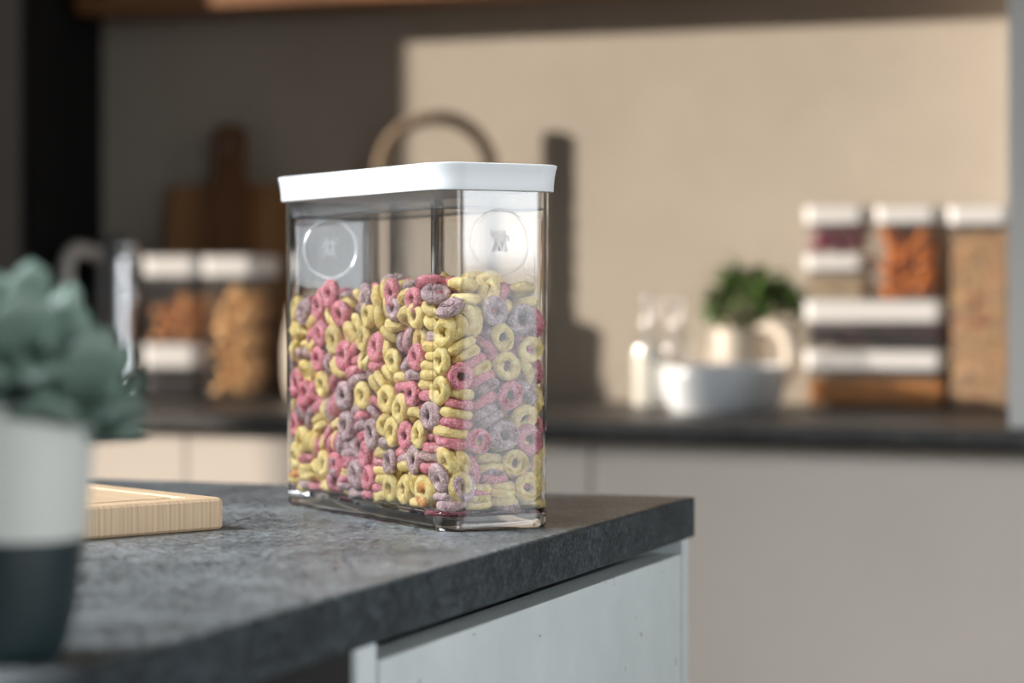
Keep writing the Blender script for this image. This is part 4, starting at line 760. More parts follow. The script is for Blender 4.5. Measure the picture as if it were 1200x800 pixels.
(2073,100,1010,21,48,-75,-41,109,0,0),(266,479,739,10,3,28,95,100,1,0),(538,580,1061,46,81,20,-31,97,2,0),(894,498,1130,45,50,64,38,95,2,1),
(1410,434,968,29,-64,71,-8,94,0,0),(1625,718,1318,68,68,20,-20,103,1,0),(2119,384,996,62,16,32,-70,95,0,1),(181,122,944,56,75,-8,-34,93,1,0),
(659,281,985,13,12,39,-90,89,0,0),(1000,89,935,76,-39,31,-41,95,2,0),(1481,85,1148,30,71,-28,57,110,1,0),(2012,151,1181,43,39,9,81,89,0,0),
(2151,80,866,16,-13,27,-94,89,0,0),(270,425,835,95,23,-10,20,95,0,0),(757,480,1058,2,-10,-7,-99,93,1,0),(1110,477,954,16,-18,31,-92,105,0,1),
(1392,377,1009,51,-15,-26,81,93,2,1),(1828,544,1129,16,-42,73,-51,98,0,0),(2142,527,1120,25,14,-27,92,104,0,1),(228,163,953,38,-60,-26,-66,109,1,0),
(432,92,1027,11,44,50,74,110,1,1),(793,148,1242,16,-55,44,-69,101,0,1),(1273,147,1149,3,68,45,58,97,2,0),(1701,48,1018,1,18,75,-64,89,2,0),
(2012,79,929,68,57,15,45,94,0,0),(92,592,1000,19,96,5,-19,99,0,0),(480,552,1190,47,-75,45,8,104,2,0),(869,349,1074,57,-57,25,-54,106,2,0),
(1120,466,1190,61,-67,42,8,105,2,0),(1591,408,1131,76,-44,-21,43,97,0,0),(2098,381,1154,59,43,62,-29,99,0,0),(183,330,993,22,49,20,-82,89,1,0),
(523,204,947,23,21,-79,-52,91,1,0),(938,332,854,30,-8,-80,-52,93,1,1),(1390,75,1205,52,-64,6,56,96,0,0),(1843,311,1246,41,91,0,-7,102,2,0),
(2177,286,1081,85,34,31,-26,100,1,0),(187,412,1216,55,81,-18,7,102,0,0),(631,508,1181,63,-3,-53,-57,91,1,0),(1112,404,983,1,23,-27,93,93,0,1),
(1435,528,1036,17,84,-47,21,94,2,0),(1716,604,1028,13,72,68,4,94,1,0),(2032,594,1199,58,0,-75,-30,106,0,1),(320,38,1127,70,-69,-13,-13,107,0,0),
(518,159,1113,43,-66,-5,-61,109,1,1),(882,85,1081,47,43,-6,77,94,2,0),(1143,81,1049,74,-13,-22,-62,89,0,0),(1629,154,1065,89,-31,17,-30,95,2,0),
(2209,89,972,58,52,33,53,93,1,0),(166,338,1227,6,0,-84,55,109,1,0),(517,467,1100,88,-27,12,36,93,2,0),(850,664,955,59,66,-21,-41,102,0,1),
(1416,432,1170,73,-45,52,-4,106,1,1),(1501,477,1169,58,-53,-15,-61,98,0,0),(2228,389,1261,37,41,-44,-71,108,0,0),(211,363,1108,53,8,-14,-83,106,1,0),
(719,223,1116,6,-48,13,86,106,2,0),(1016,278,1036,6,77,63,-2,98,0,0),(1346,338,1264,19,18,-1,97,89,0,0),(1835,254,1222,21,32,-85,36,103,0,0),
(2193,152,1100,70,0,-53,-48,99,0,0),(252,658,1151,41,22,-13,-88,99,0,0),(399,629,1138,32,-82,-31,-35,92,2,0),(932,557,993,42,-60,-66,19,90,1,0),
(1243,655,1184,80,43,2,-41,89,2,1),(1766,720,1057,12,12,70,-70,98,1,0),(2086,662,1084,27,73,59,21,96,0,0),(137,79,955,70,-63,17,-28,107,1,0),
(559,93,975,37,-1,93,4,95,0,0),(931,137,1186,16,-33,-40,-84,103,0,0),(1156,86,1115,77,-24,7,59,95,0,0),(1605,197,1152,33,-16,-91,22,100,2,0),
(2128,39,1124,52,-52,-48,-48,109,1,0),(171,523,1278,11,-64,-76,-3,105,0,1),(477,409,1185,11,67,72,11,98,1,0),(955,418,946,14,-1,41,90,91,0,1),
(1363,408,1135,21,40,56,70,103,2,1),(1658,520,1141,57,-55,-44,-42,107,1,1),(2120,516,1190,27,-92,25,14,97,1,1),(120,227,998,9,44,-33,-83,95,1,1),
(587,183,1104,64,32,-67,17,100,0,0),(1013,221,1223,42,11,76,-48,105,1,1),(1168,97,1185,2,-9,24,97,106,2,0),(1785,173,1236,11,9,-90,40,99,0,0),
(2146,166,1151,25,-50,16,81,100,0,0),(129,503,1146,15,-2,73,-66,103,0,0),(442,458,1231,16,9,98,2,95,0,0),(978,549,1025,30,47,-75,-35,97,1,1),
(1214,608,1210,58,12,-42,69,103,1,1),(1725,593,1152,11,-7,66,74,98,0,0),(2288,558,1216,68,8,72,11,91,2,1),(315,63,994,36,-59,-66,-32,90,0,1),
(635,147,977,44,2,89,13,93,0,0),(943,37,1168,20,20,68,-68,104,0,0),(1481,136,1281,78,-11,28,55,110,1,0),(1767,124,1150,73,-64,19,-15,94,1,0),
(2234,95,1250,32,86,36,20,96,1,0),(305,547,1181,77,-55,-17,27,104,0,0),(385,362,1237,11,45,37,-80,105,0,0),(967,400,1069,48,87,-10,3,93,0,0),
(1244,517,1218,52,37,22,-73,97,0,1),(1874,538,1248,81,20,24,49,99,2,1),(2242,420,1143,27,-92,17,-22,92,2,0),(229,149,1087,98,7,-15,11,99,1,1),
(634,70,1112,68,29,49,-45,101,1,0),(1008,262,1097,5,96,-26,4,90,0,0),(1302,137,1268,93,16,15,-30,100,0,0),(1041,424,1322,68,58,25,-38,109,1,0),
(716,374,1371,26,91,-33,-3,106,1,0),(317,283,1367,53,1,75,-39,105,0,1),(519,257,1359,31,75,-8,58,109,0,0),(208,101,1344,7,-19,-2,-98,104,0,1),
(675,226,1334,6,63,-68,-37,99,1,1),(1221,261,1349,5,31,89,32,106,0,1),(750,36,1300,56,56,44,-44,99,0,1),(1232,440,1380,30,-92,-22,14,107,2,0),
(377,151,1322,12,-77,-60,20,108,1,1),(977,254,1306,62,73,23,16,95,1,1),(933,359,1307,48,-26,-69,48,92,2,0),(433,721,1280,40,-40,-58,-58,94,1,0),
(782,612,1340,5,73,-62,30,105,0,0),(393,637,1388,14,-91,-34,19,91,1,0),(888,516,1333,69,-4,-10,-72,98,1,0),(731,722,1326,71,71,4,-4,92,1,1),
(814,489,1273,95,-10,7,-29,95,1,0),(654,596,1333,65,16,73,-14,96,2,0),(947,633,1326,62,64,-5,-45,108,0,0),(869,323,1363,63,28,-73,3,107,0,0),
(172,282,1311,52,-38,-39,-65,92,1,1),(1052,339,1312,50,-36,66,44,97,0,0),(286,652,1318,87,9,-24,-42,106,2,0),(584,657,1278,87,31,15,35,107,0,0),
(999,671,1279,68,23,-59,36,109,0,0),(706,140,1345,13,-89,27,35,91,2,0),(1097,716,1281,69,68,14,-21,91,2,0),(1123,111,1354,92,-5,-10,-38,110,0,1),
(823,148,1340,16,-55,44,-69,101,0,0),(510,552,1288,47,-75,45,8,104,1,0),(1150,466,1288,61,-67,42,8,105,1,0),(1420,75,1303,52,-64,6,56,96,0,0),
(217,412,1314,55,81,-18,7,102,0,0),(661,508,1279,63,-3,-53,-57,91,2,1),(196,338,1325,6,0,-84,55,109,0,0),(1446,432,1268,73,-45,52,-4,106,2,0),
(1376,338,1362,19,18,-1,97,89,0,0),(1273,655,1282,80,43,2,-41,89,0,0),(961,137,1284,16,-33,-40,-84,103,0,0),(201,523,1376,11,-64,-76,-3,105,0,1),
(507,409,1283,11,67,72,11,98,1,1),(1043,221,1321,42,11,76,-48,105,0,1),(1198,97,1283,2,-9,24,97,106,0,1),(472,458,1329,16,9,98,2,95,0,1),
(1244,608,1308,58,12,-42,69,103,2,1),(973,37,1266,20,20,68,-68,104,0,1),(335,547,1279,77,-55,-17,27,104,1,0),(415,362,1335,11,45,37,-80,105,0,0),
(1274,517,1316,52,37,22,-73,97,1,0),(1332,137,1366,93,16,15,-30,100,2,0),
]
COLN = ['yellow', 'pink', 'mauve', 'orange']
ring_me = [[ring_mesh('cereal_ring', M[c], 10 * ci + k) for k in range(4)] for ci, c in enumerate(COLN)]
base = Matrix.Translation((CX, CY, CT + .0003 + .0119)) @ Matrix.Rotation(CA + PI / 2, 4, 'Z') @ Matrix.Translation((-.2325 / 2, -.0755 / 2, 0))
rest_v, rest_f, rest_m = [], [], []
ZONES = {'top': 'lying loose on top of the pile', 'short': 'pressed to the narrow wall under the round badge', 'long': 'pressed to the wide wall facing the succulent', 'core': 'just behind the outer layer of the pile'}
for k, (x, y, z, qw, qx, qy, qz, s, c, own) in enumerate(RINGS):
    L_ = Vector((x / 1e4, y / 1e4, z / 1e4)); q = Quaternion((qw, qx, qy, qz)).normalized(); s = s / 100
    mw = base @ Matrix.Translation(L_) @ q.to_matrix().to_4x4() @ Matrix.Scale(s, 4)
    me = ring_me[c][k % 4]
    if own:
        o = bpy.data.objects.new('cereal_ring', me); COL.objects.link(o); o.matrix_world = mw
        zone = 'top' if L_.z > .128 else ('short' if L_.x < .014 else ('long' if L_.y > .0755 - .014 else 'core'))
        tag(o, '%s sugar-dusted cereal ring %s' % (COLN[c], ZONES[zone]), 'cereal', '%s cereal rings, %s' % (COLN[c], zone + ' of pile'))
    else:
        b0 = len(rest_v)
        rest_v += [tuple(mw @ v.co) for v in me.vertices]
        rest_f += [tuple(b0 + i for i in p.vertices) for p in me.polygons]
        rest_m += [c] * len(me.polygons)
me = bpy.data.meshes.new('cereal_fill'); me.from_pydata(rest_v, [], rest_f)
for c in COLN: me.materials.append(M[c])
me.polygons.foreach_set('material_index', rest_m); me.polygons.foreach_set('use_smooth', [True] * len(rest_f)); me.update()
tag(link('cereal_fill', me), 'mixed pink, yellow and mauve cereal rings filling the middle of the clear container', 'cereal', kind='stuff')

# ------------------------------------------------------------------ bamboo board on the island
bd = thing('chopping_board', 'thick pale bamboo chopping board with a juice groove lying on the island worktop', 'chopping board', (-.6825, 1.3255, CT + .0003), R(152.2))
# local x runs along the right edge away from us, local y along the front edge to the left
bw, bl, bh = .33, .24, .019
bm = bmesh.new()
def sq(i, z, r): return [(p[0] + bw / 2, p[1] + bl / 2, z) for p in rr(bw / 2 - i, bl / 2 - i, max(r - i, .002), z, 5)]
loft(bm, [sq(.0016, 0, .006), sq(0, .0016, .006), sq(0, bh - .0016, .006), sq(.0016, bh, .006), sq(.017, bh, .012), sq(.0185, bh - .0022, .012), sq(.0225, bh - .0022, .012), sq(.024, bh, .012)])
bm_obj('board', bm, M['bamboo'], bd, smooth=30, flat=True)
bd_o = bd

# ------------------------------------------------------------------ succulent in a two-tone pot
sp = thing('potted_succulent', 'grey-green succulent in a pale and dark teal pot at the near end of the island', 'plant', (-.520, .822, CT + .0003))
bm = bmesh.new()
lathe(bm, [(.001, .0), (.0185, 0), (.0215, .0015), (.0245, .008), (.0275, .02), (.0305, .045), (.0330, .07), (.0347, .094), (.0354, .0995), (.0348, .1008), (.0337, .1005), (.0327, .096), (.031, .080), (.001, .079)], 64)
bm_obj('pot', bm, M['pot'], sp, smooth=50)
bm = bmesh.new(); lathe(bm, [(.0309, .0795), (.030, .084), (.02, .086), (.001, .087)], 40, True); bm_obj('soil', bm, M['soil'], sp)
def fat_leaf(bm, org, az, el, ln, wd, th):
    n = 9; rings = []
    d0 = Vector((math.cos(az), math.sin(az), 0)); side = Vector((-math.sin(az), math.cos(az), 0))
    p = Vector(org); rings = []
    for i in range(n + 1):
        f = i / n
        e = el + f * .5 * (1 if el < 1.0 else .2)
        t = d0 * math.cos(e) + Vector((0, 0, 1)) * math.sin(e); nrm = side.cross(t)
        w = wd * (.35 + .65 * math.sin(PI * min(1, f * .72 + .04)) ** .8) * (1 if f < .75 else max(.03, math.sqrt(max(0, 1 - ((f - .75) / .25) ** 2))))
        h = th * (.5 + .5 * math.sin(PI * min(1, f * .8 + .1))) * (1 if f < .7 else max(.05, math.sqrt(max(0, 1 - ((f - .7) / .3) ** 2))))
        rings.append([tuple(p + side * w / 2 * math.cos(a) + nrm * (h / 2 * math.sin(a) * (1 if math.sin(a) > 0 else .8) + .16 * w * (math.cos(a) ** 2))) for a in [2 * PI * k / 14 for k in range(14)]])
        p = p + t * ln / n
    loft(bm, rings)
bm = bmesh.new()
rnd = random.Random(4)
rosettes = ((-.002, -.012, .116, 1.25), (.024, -.008, .098, 1.1), (.026, .014, .090, .85), (-.026, .004, .108, 1.2), (.012, .018, .104, 1.05))   # across, away, height, size
rosettes = [(a * .937 - d * .35, a * .35 + d * .937, z, q) for a, d, z, q in rosettes]
for (ox, oy, oz, sc_) in rosettes:
    for ring, (cnt, el, ln, wd) in enumerate(((5, -.05, .030, .025), (5, .5, .029, .023), (4, 1.0, .024, .018), (2, 1.3, .016, .013))):
        for j in range(cnt):
            az = 2 * PI * j / cnt + ring * .62 + rnd.uniform(-.15, .15)
            fat_leaf(bm, (ox + .004 * math.cos(az), oy + .004 * math.sin(az), oz + .006 * ring), az, el + rnd.uniform(-.1, .1), ln * sc_ * rnd.uniform(.9, 1.1), wd * sc_, .0095 * sc_)
bm_obj('foliage', bm, M['succ'], sp, smooth=60)
bm = bmesh.new()
for (ox, oy, z1) in [(q[0], q[1], q[2] + .006) for q in rosettes]:
    tube(bm, [(ox * .55, oy * .55, .080), (ox, oy, z1)], .004, 10)
bm_obj('stem', bm, M['stem'], sp)

# ------------------------------------------------------------------ generic lidded containers on the back worktop
def jar(label, x0, x1, y0, dep, z0, z1, lidh, group=None, rz=0):
    w = x1 - x0
    t = thing('storage_container', label, 'container', ((x0 + x1) / 2, y0 + dep / 2, z0), rz, group)
    hx, hy, h = w / 2, dep / 2, z1 - z0
    r = .012; wl = .0022
    bm = bmesh.new()
    loft(bm, [rr(hx - .0045, hy - .0045, r, 0, 5), rr(hx - .003, hy - .003, r, .0015, 5), rr(hx - .0022, hy - .0022, r, h - lidh + .002, 5), rr(hx - .0022 - wl, hy - .0022 - wl, r - wl, h - lidh + .002, 5),
              rr(hx - .003 - wl, hy - .003 - wl, r - wl, .006, 5), rr(hx - .006 - wl, hy - .006 - wl, r - wl - .002, .004, 5)])
    b = weighted(bm_obj('container_body', bm, M['clear'], t))
    bm = bmesh.new()
    loft(bm, [rr(hx - .0008, hy - .0008, r + .001, h - lidh + .0025, 5), rr(hx - .0004, hy - .0004, r + .001, h - lidh * .5, 5), rr(hx, hy, r + .0015, h - .001, 5), rr(hx - .001, hy - .001, r + .001, h - .0002, 5),
              rr(hx - .008, hy - .008, r - .003, h - .0002, 5), rr(hx - .009, hy - .009, r - .004, h - .0015, 5)])
    l = weighted(bm_obj('lid', bm, M['whitew'], t))
    bm = bmesh.new(); loft(bm, [rr(hx - .0062, hy - .0062, r - .004, h - lidh - .004, 4), rr(hx - .0056, hy - .0056, r - .0035, h - lidh - .003, 4), rr(hx - .0056, hy - .0056, r - .0035, h - lidh + .0015, 4), rr(hx - .0062, hy - .0062, r - .004, h - lidh + .0015, 4)])
    bm_obj('seal', bm, M['seal'], l)
    return t
def pieces(x0, x1, y0, y1, z0, z1, nx, ny, nz, meshes, name, label, cat, group, jit=.25, seed=1, drop=0.0):
    rnd = random.Random(seed); out = []
    for k in range(nz):
        for i in range(nx):
            for j in range(ny):
                if k == nz - 1 and rnd.random() < drop: continue
                sx, sy, sz = (x1 - x0) / nx, (y1 - y0) / ny, (z1 - z0) / nz
                o = bpy.data.objects.new(name, rnd.choice(meshes)); COL.objects.link(o)
                sh = (.18 if k % 2 else -.18)
                o.location = (x0 + sx * (i + .5 + (sh if nx > 1 else 0) * (1 if 0 < i < nx - 1 or (sh > 0) == (i == 0) else .25) + rnd.uniform(-1, 1) * jit * .3), y0 + sy * (j + .5 + rnd.uniform(-1, 1) * jit * .2), z0 + sz * (k + .5 + rnd.uniform(-1, 1) * jit))
                o.rotation_euler = (rnd.uniform(-.7, .7), rnd.uniform(-.7, .7), rnd.uniform(0, 6.28))
                tag(o, label, cat, group); out.append(o)
    return out
def granular(name, label, x0, x1, y0, y1, z0, z1, mats, gr, seed, weights=None, flake=.7):
    # a packed filling of tiny grains: solid core with separate grains all over it, one uncountable mass
    rnd = random.Random(seed); bm = bmesh.new()
    def add(p, r, mi):
        ret = bmesh.ops.create_icosphere(bm, subdivisions=1, radius=1)
        e = Euler((rnd.uniform(0, 6), rnd.uniform(0, 6), rnd.uniform(0, 6))).to_matrix()
        for v in ret['verts']:
            c = Vector((v.co.x * r, v.co.y * r * .8, v.co.z * r * flake)); v.co = e @ c + Vector(p)
        for f in {f for v in ret['verts'] for f in v.link_faces}: f.material_index = mi; f.smooth = True
    g = gr * 1.55
    box(bm, x0 + gr * .8, x1 - gr * .8, y0 + gr * .8, y1 - gr * .8, z0, z1 - gr)
    def faces():
        a = x0 + gr
        while a < x1 - gr * .6:
            z = z0 + gr
            while z < z1 - gr * .5:
                yield (a, y0 + gr, z); 
                z += g
            b = y0 + gr
            while b < y1 - gr * .6:
                yield (a, b, z1 - gr); b += g
            a += g
        b = y0 + gr
        while b < y1 - gr * .6:
            z = z0 + gr
            while z < z1 - gr * .5:
                yield (x1 - gr, b, z); yield (x0 + gr, b, z); z += g
            b += g
    for p in faces():
        add([c + rnd.uniform(-.3, .3) * gr for c in p], gr * rnd.uniform(.8, 1.0), rnd.choices(range(len(mats)), weights or [1] * len(mats))[0])
    me = bpy.data.meshes.new(name); bm.to_mesh(me); bm.free()
    for m in mats: me.materials.append(m)
    return tag(link(name, me), label, 'food', kind='stuff')

YF = 3.0; DP = .085
# right group
jar('long low clear container of orange lentils, bottom of the stack beside the white bowl', -.7289, -.5482, YF, DP, CT, .9734, .0255)
granular('lentil', 'orange lentils heaped inside the lowest container of the stack', -.7235, -.5535, YF + .006, YF + DP - .006, CT + .0065, .938, [M['lentil'], M['cookie']], .0032, 3, [3, 1])
jar('long low clear container of dark beans, second from the bottom of the stack', -.7289, -.5482, YF, DP, .9736, 1.0361, .0285)
granular('bean', 'dark beans filling the second container from the bottom', -.7235, -.5535, YF + .006, YF + DP - .006, .9802, 1.003, [M['bean'], M['onion']], .0045, 4, [5, 1])
jar('small square clear container of pale grain under the purple fruit', -.7289, -.6468, YF, DP, 1.0363, 1.0941, .0205)
granular('grain', 'pale beige grain in the small container beneath the purple fruit', -.7235, -.6522, YF + .006, YF + DP - .006, 1.0428, 1.0665, [M['grain'], M['oat']], .0026, 5, [4, 1])
jar('small square clear container of purple fruit on top of the stack', -.7289, -.6468, YF, DP, 1.0943, 1.1551, .0235)
fruit = [blob_mesh('dried_fruit', M['onion'], .0105, .0095, .007, .35, 1.3, s) for s in range(4)]
pieces(-.722, -.6535, YF + .007, YF + DP - .007, 1.1005, 1.1255, 3, 3, 2, fruit, 'dried_fruit', 'dark purple piece of fruit in the top container of the stack', 'fruit', 'purple fruit pieces in the top container', seed=6, drop=.2)
jar('tall clear container of orange dried fruit standing on the dark bean box', -.6382, -.5556, YF, DP, 1.0363, 1.154, .0225)
fruit2 = [blob_mesh('dried_apricot', M['mango'], .0125, .0115, .0075, .35, 1.2, s + 9) for s in range(5)]
pieces(-.6315, -.5622, YF + .007, YF + DP - .007, 1.0425, 1.127, 3, 3, 5, fruit2, 'dried_apricot', 'glossy orange piece of dried fruit in the tall container', 'fruit', 'orange dried fruit in the tall container', seed=7, drop=.4)
jar('tallest clear container, full of granola, beside the pale end panel', -.5471, -.4662, YF, DP, CT, 1.1528, .0235)
granular('granola', 'toasted granola with red berries filling the tallest container', -.5415, -.4715, YF + .006, YF + DP - .006, CT + .0065, 1.122, [M['oat'], M['grain'], M['cookie'], M['berry']], .0042, 8, [6, 3, 3, 1.2])

# left group
YL = 2.955
jar('small clear container of dark coffee beans, bottom of the pair beside the steel kettle', -1.6546, -1.5655, YL, .09, CT, .9755, .034)
granular('coffee_bean', 'dark coffee beans in the lower container of the pair', -1.649, -1.571, YL + .006, YL + .084, CT + .0065, .932, [M['bean']], .0045, 9)
jar('clear container of orange dried fruit stacked on the coffee bean container', -1.6546, -1.5655, YL, .09, .9757, 1.0973, .0305)
fruit3 = [blob_mesh('dried_apricot', M['apricot'], .0118, .0105, .0075, .35, 1.2, s + 19) for s in range(5)]
pieces(-1.643, -1.577, YL + .008, YL + .08, .982, 1.043, 3, 3, 4, fruit3, 'dried_apricot', 'small orange dried apricot in the stacked container by the kettle', 'fruit', 'dried apricots in the stacked container', seed=10, drop=.5)
jar('tall clear container of golden biscuits beside the stacked pair', -1.562, -1.479, YL, .09, CT, 1.0968, .0305)
bis = [blob_mesh('biscuit', M['cookie'], .0165, .0155, .0105, .3, 1.4, s + 29) for s in range(5)]
pieces(-1.555, -1.486, YL + .008, YL + .082, CT + .0065, 1.055, 2, 2, 7, bis, 'biscuit', 'chunky golden biscuit in the tall container behind the cereal', 'biscuit', 'golden biscuits in the tall container', seed=12, drop=.3)

# kettle
t = thing('kettle', 'tall brushed steel jug kettle with a pale loop handle, behind the succulent', 'kettle', (-1.739, 3.045, CT + .0003), R(70))
bm = bmesh.new()
lathe(bm, [(.001, 0), (.054, 0), (.0565, .002), (.0565, .018), (.054, .022), (.0535, .030), (.0515, .10), (.049, .19), (.0485, .205), (.047, .207), (.0455, .205), (.046, .19), (.048, .10), (.05, .03), (.001, .028)], 64)
kb = bm_obj('jug', bm, M['steel'], t, smooth=40)
bm = bmesh.new(); lathe(bm, [(.045, .2055), (.0455, .2085), (.043, .2155), (.03, .2195), (.012, .221), (.011, .2245), (.0085, .228), (.001, .2285)], 48, True); kl = bm_obj('lid', bm, M['steel'], t)
bm = bmesh.new()
tube(bm, [(-.043, 0, .196), (-.060, 0, .205), (-.085, 0, .207), (-.100, 0, .198), (-.106, 0, .175), (-.105, 0, .12), (-.098, 0, .075), (-.085, 0, .052), (-.052, 0, .046)], [.009, .0095, .0105, .0105, .0105, .0105, .0100, .0095, .009], 14)
bm_obj('handle', bm, M['steelplastic'], t, rot=(0, 0, R(6)))
bm = bmesh.new(); loft(bm, [[(.046, -.013, .165), (.046, .013, .165), (.047, .016, .2), (.047, -.016, .2)], [(.060, -.003, .19), (.060, .003, .19), (.066, .006, .207), (.066, -.006, .207)]]); bm_obj('spout', bm, M['steel'], t, rot=(0, 0, R(15)))

# boards leaning on the wall
t = thing('cutting_board', 'wide rectangular brown cutting board leaning on the shaded wall', 'chopping board', (-1.578, 3.083, CT + .001))
bm = bmesh.new()
def plate(bm, outline, th):
    loft(bm, [[(x, -th / 2 + .0015, z * 1) for x, z in outline]] + [[(x, th / 2 - .0015, z) for x, z in outline]])
def rrect2(x0, x1, z0, z1, r, n=5):
    return [(p[0] + (x0 + x1) / 2, p[1] + (z0 + z1) / 2) for p in rr((x1 - x0) / 2, (z1 - z0) / 2, r, 0, n)]
plate(bm, rrect2(-.108, .108, 0, .298, .012), .016)
o = bm_obj('board', bm, M['board_mid'], t, rot=(R(-3.0), 0, 0), loc=(0, 0, .001))
t = thing('paddle_board', 'narrow dark brown paddle board with a long handle, leaning in front of the wide board', 'chopping board', (-1.580, 3.060, CT + .001))
half = [(0.0, 0.0), (.026, 0), (.031, .006), (.033, .06), (.033, .24), (.030, .285), (.0245, .31), (.0235, .34), (.0245, .365), (.0225, .378), (.012, .383), (0, .384)]
outl = half[:-1] + [(0, .384)] + [(-x, z) for x, z in half[::-1][1:-1]]
bm = bmesh.new(); plate(bm, outl, .014)
bm_obj('board', bm, M['board_dark'], t, rot=(R(-3.5), 0, 0), loc=(0, .0, .002))
bm = bmesh.new(); lathe(bm, [(.004, -.0078), (.0055, -.0076), (.0055, .0076), (.004, .0078)], 20); 
bm_obj('hanging_eyelet', bm, M['steel'], t, rot=(R(90 - 3.5), 0, 0), loc=(0, .0215, .354))

# rope-handled basket behind the big container
t = thing('basket', 'narrow woven basket with a tall rope handle behind the cereal container', 'basket', (-1.251, 3.052, CT + .0003), R(24))
bm = bmesh.new(); nseg = 96; rings = []
for i in range(41):
    f = i / 40; z = f * .13; gx = .070 + .008 * f; gy = .022 + .003 * f
    rings.append([((gx + .0014 * math.sin(f * 20 * PI + (PI if k // 3 % 2 else 0))) * math.cos(2 * PI * k / nseg), (gy + .0014 * math.sin(f * 20 * PI + (PI if k // 3 % 2 else 0))) * math.sin(2 * PI * k / nseg), z) for k in range(nseg)])
for f in (1.0, .5, .06):
    rings.append([((.066 + .007 * f) * math.cos(2 * PI * k / nseg), (.018 + .003 * f) * math.sin(2 * PI * k / nseg), .13 * f) for k in range(nseg)])
loft(bm, rings); bm_obj('bowl', bm, M['wicker'], t)
bm = bmesh.new()
arch = []
for i in range(61):
    a = PI * i / 60
    arch.append(Vector((-.0755 * math.cos(a), 0, .31 + .0745 * math.sin(a) )))
path = [Vector((-.0775, 0, .10 + .0105 * i)) for i in range(20)] + arch + [Vector((.0775, 0, .3095 - .0105 * i)) for i in range(20)]
for s3 in range(3):
    pts = []
    for i, p in enumerate(path):
        a = i * .55 + s3 * 2 * PI / 3
        tg = (path[min(i + 1, len(path) - 1)] - path[max(i - 1, 0)]).normalized(); nn = Vector((0, 1, 0)); bb = tg.cross(nn)
        pts.append(p + (nn * math.cos(a) + bb * math.sin(a)) * .0048)
    tube(bm, pts, .0054, 10)
bm_obj('handle', bm, M['rope'], t)

# cream crock half hidden behind the container
t = thing('crock', 'small cream crock half hidden behind the left edge of the cereal container', 'jar', (-1.405, 3.0, CT + .0003))
bm = bmesh.new(); lathe(bm, [(.001, 0), (.036, 0), (.040, .004), (.044, .03), (.045, .07), (.041, .10), (.037, .112), (.038, .12), (.036, .121), (.034, .112), (.039, .07), (.037, .02), (.001, .014)], 48); bm_obj('body', bm, M['cream'], t)
bm = bmesh.new(); lathe(bm, [(.0375, .1212), (.0375, .126), (.02, .134), (.007, .137), (.009, .146), (.006, .152), (.001, .153)], 40, True); bm_obj('lid', bm, M['cream'], t)

# milk bottle and empty bottle
def bottle(label, x, y, h, r, rn, name):
    t = thing(name, label, 'bottle', (x, y, CT + .0003))
    k = h / .142
    prof = [(.001, 0), (r - .003, 0), (r, .003), (r, .072 * k), (r * .95, .080 * k), (rn * 1.35, .095 * k), (rn, .103 * k), (rn, .128 * k), (rn * 1.18, .131 * k), (rn * 1.18, .139 * k), (rn * 1.05, .142 * k)]
    bm = bmesh.new()
    inner = [(max(rad - .0018, .0006), z if z > .004 else .004) for rad, z in prof[::-1]]
    inner[0] = (prof[-1][0] - .002, prof[-1][1])
    lathe(bm, prof + inner, 40)
    bm_obj('bottle_glass', bm, M['bottle'], t, smooth=50)
    return t
bottle('small glass bottle of white milk standing beside the white bowl', -.8995, 2.9, .142, .0235, .0118, 'milk_bottle')
bm = bmesh.new(); lathe(bm, [(.001, .0045), (.0205, .0045), (.0212, .006), (.0212, .0695), (.0198, .077), (.001, .0775)], 40)
tag(bm_obj('milk', bm, M['milk'], loc=(-.8995, 2.9, CT + .0003)), 'white milk filling the small glass bottle', 'milk')
bottle('empty clear glass bottle just behind the milk bottle', -.893, 3.0, .140, .0225, .0115, 'glass_bottle')

# white low bowl
t = thing('bowl', 'wide low white glazed bowl at the front of the back worktop', 'bowl', (-.796, 2.872, CT + .0003))
bm = bmesh.new(); lathe(bm, [(.001, .002), (.058, .002), (.060, 0), (.063, 0), (.068, .006), (.0735, .022), (.0752, .042), (.0755, .0535), (.0745, .0555), (.0735, .054), (.0728, .042), (.070, .022), (.06, .009), (.001, .007)], 72); bm_obj('body', bm, M['porcelain'], t)
bm = bmesh.new(); lathe(bm, [(.0756, .0525), (.0765, .0545), (.0755, .0566), (.0742, .0566), (.0735, .0545)], 72); bm_obj('rim', bm, M['porcelain'], t)

# herb in a cream handled jug
t = thing('potted_herb', 'bushy green herb growing in a cream handled jug behind the white bowl', 'plant', (-.8235, 3.035, CT + .0003))
bm = bmesh.new(); lathe(bm, [(.001, 0), (.032, 0), (.035, .003), (.038, .03), (.038, .065), (.0345, .086), (.033, .096), (.034, .1), (.032, .1005), (.0305, .095), (.034, .065), (.034, .03), (.001, .012)], 48); bm_obj('jug', bm, M['cream'], t)
bm = bmesh.new(); tube(bm, [(.029, 0, .094), (.048, 0, .102), (.068, 0, .096), (.078, 0, .078), (.077, 0, .055), (.066, 0, .036), (.037, 0, .026)], [.009, .0105, .0115, .0120, .0115, .0105, .009], 14); bm_obj('handle', bm, M['cream'], t, rot=(0, 0, R(-12)))
bm = bmesh.new(); lathe(bm, [(.0325, .083), (.02, .087), (.001, .089)], 32, True); bm_obj('soil', bm, M['soil'], t)
rnd = random.Random(21); bm = bmesh.new(); tips = []
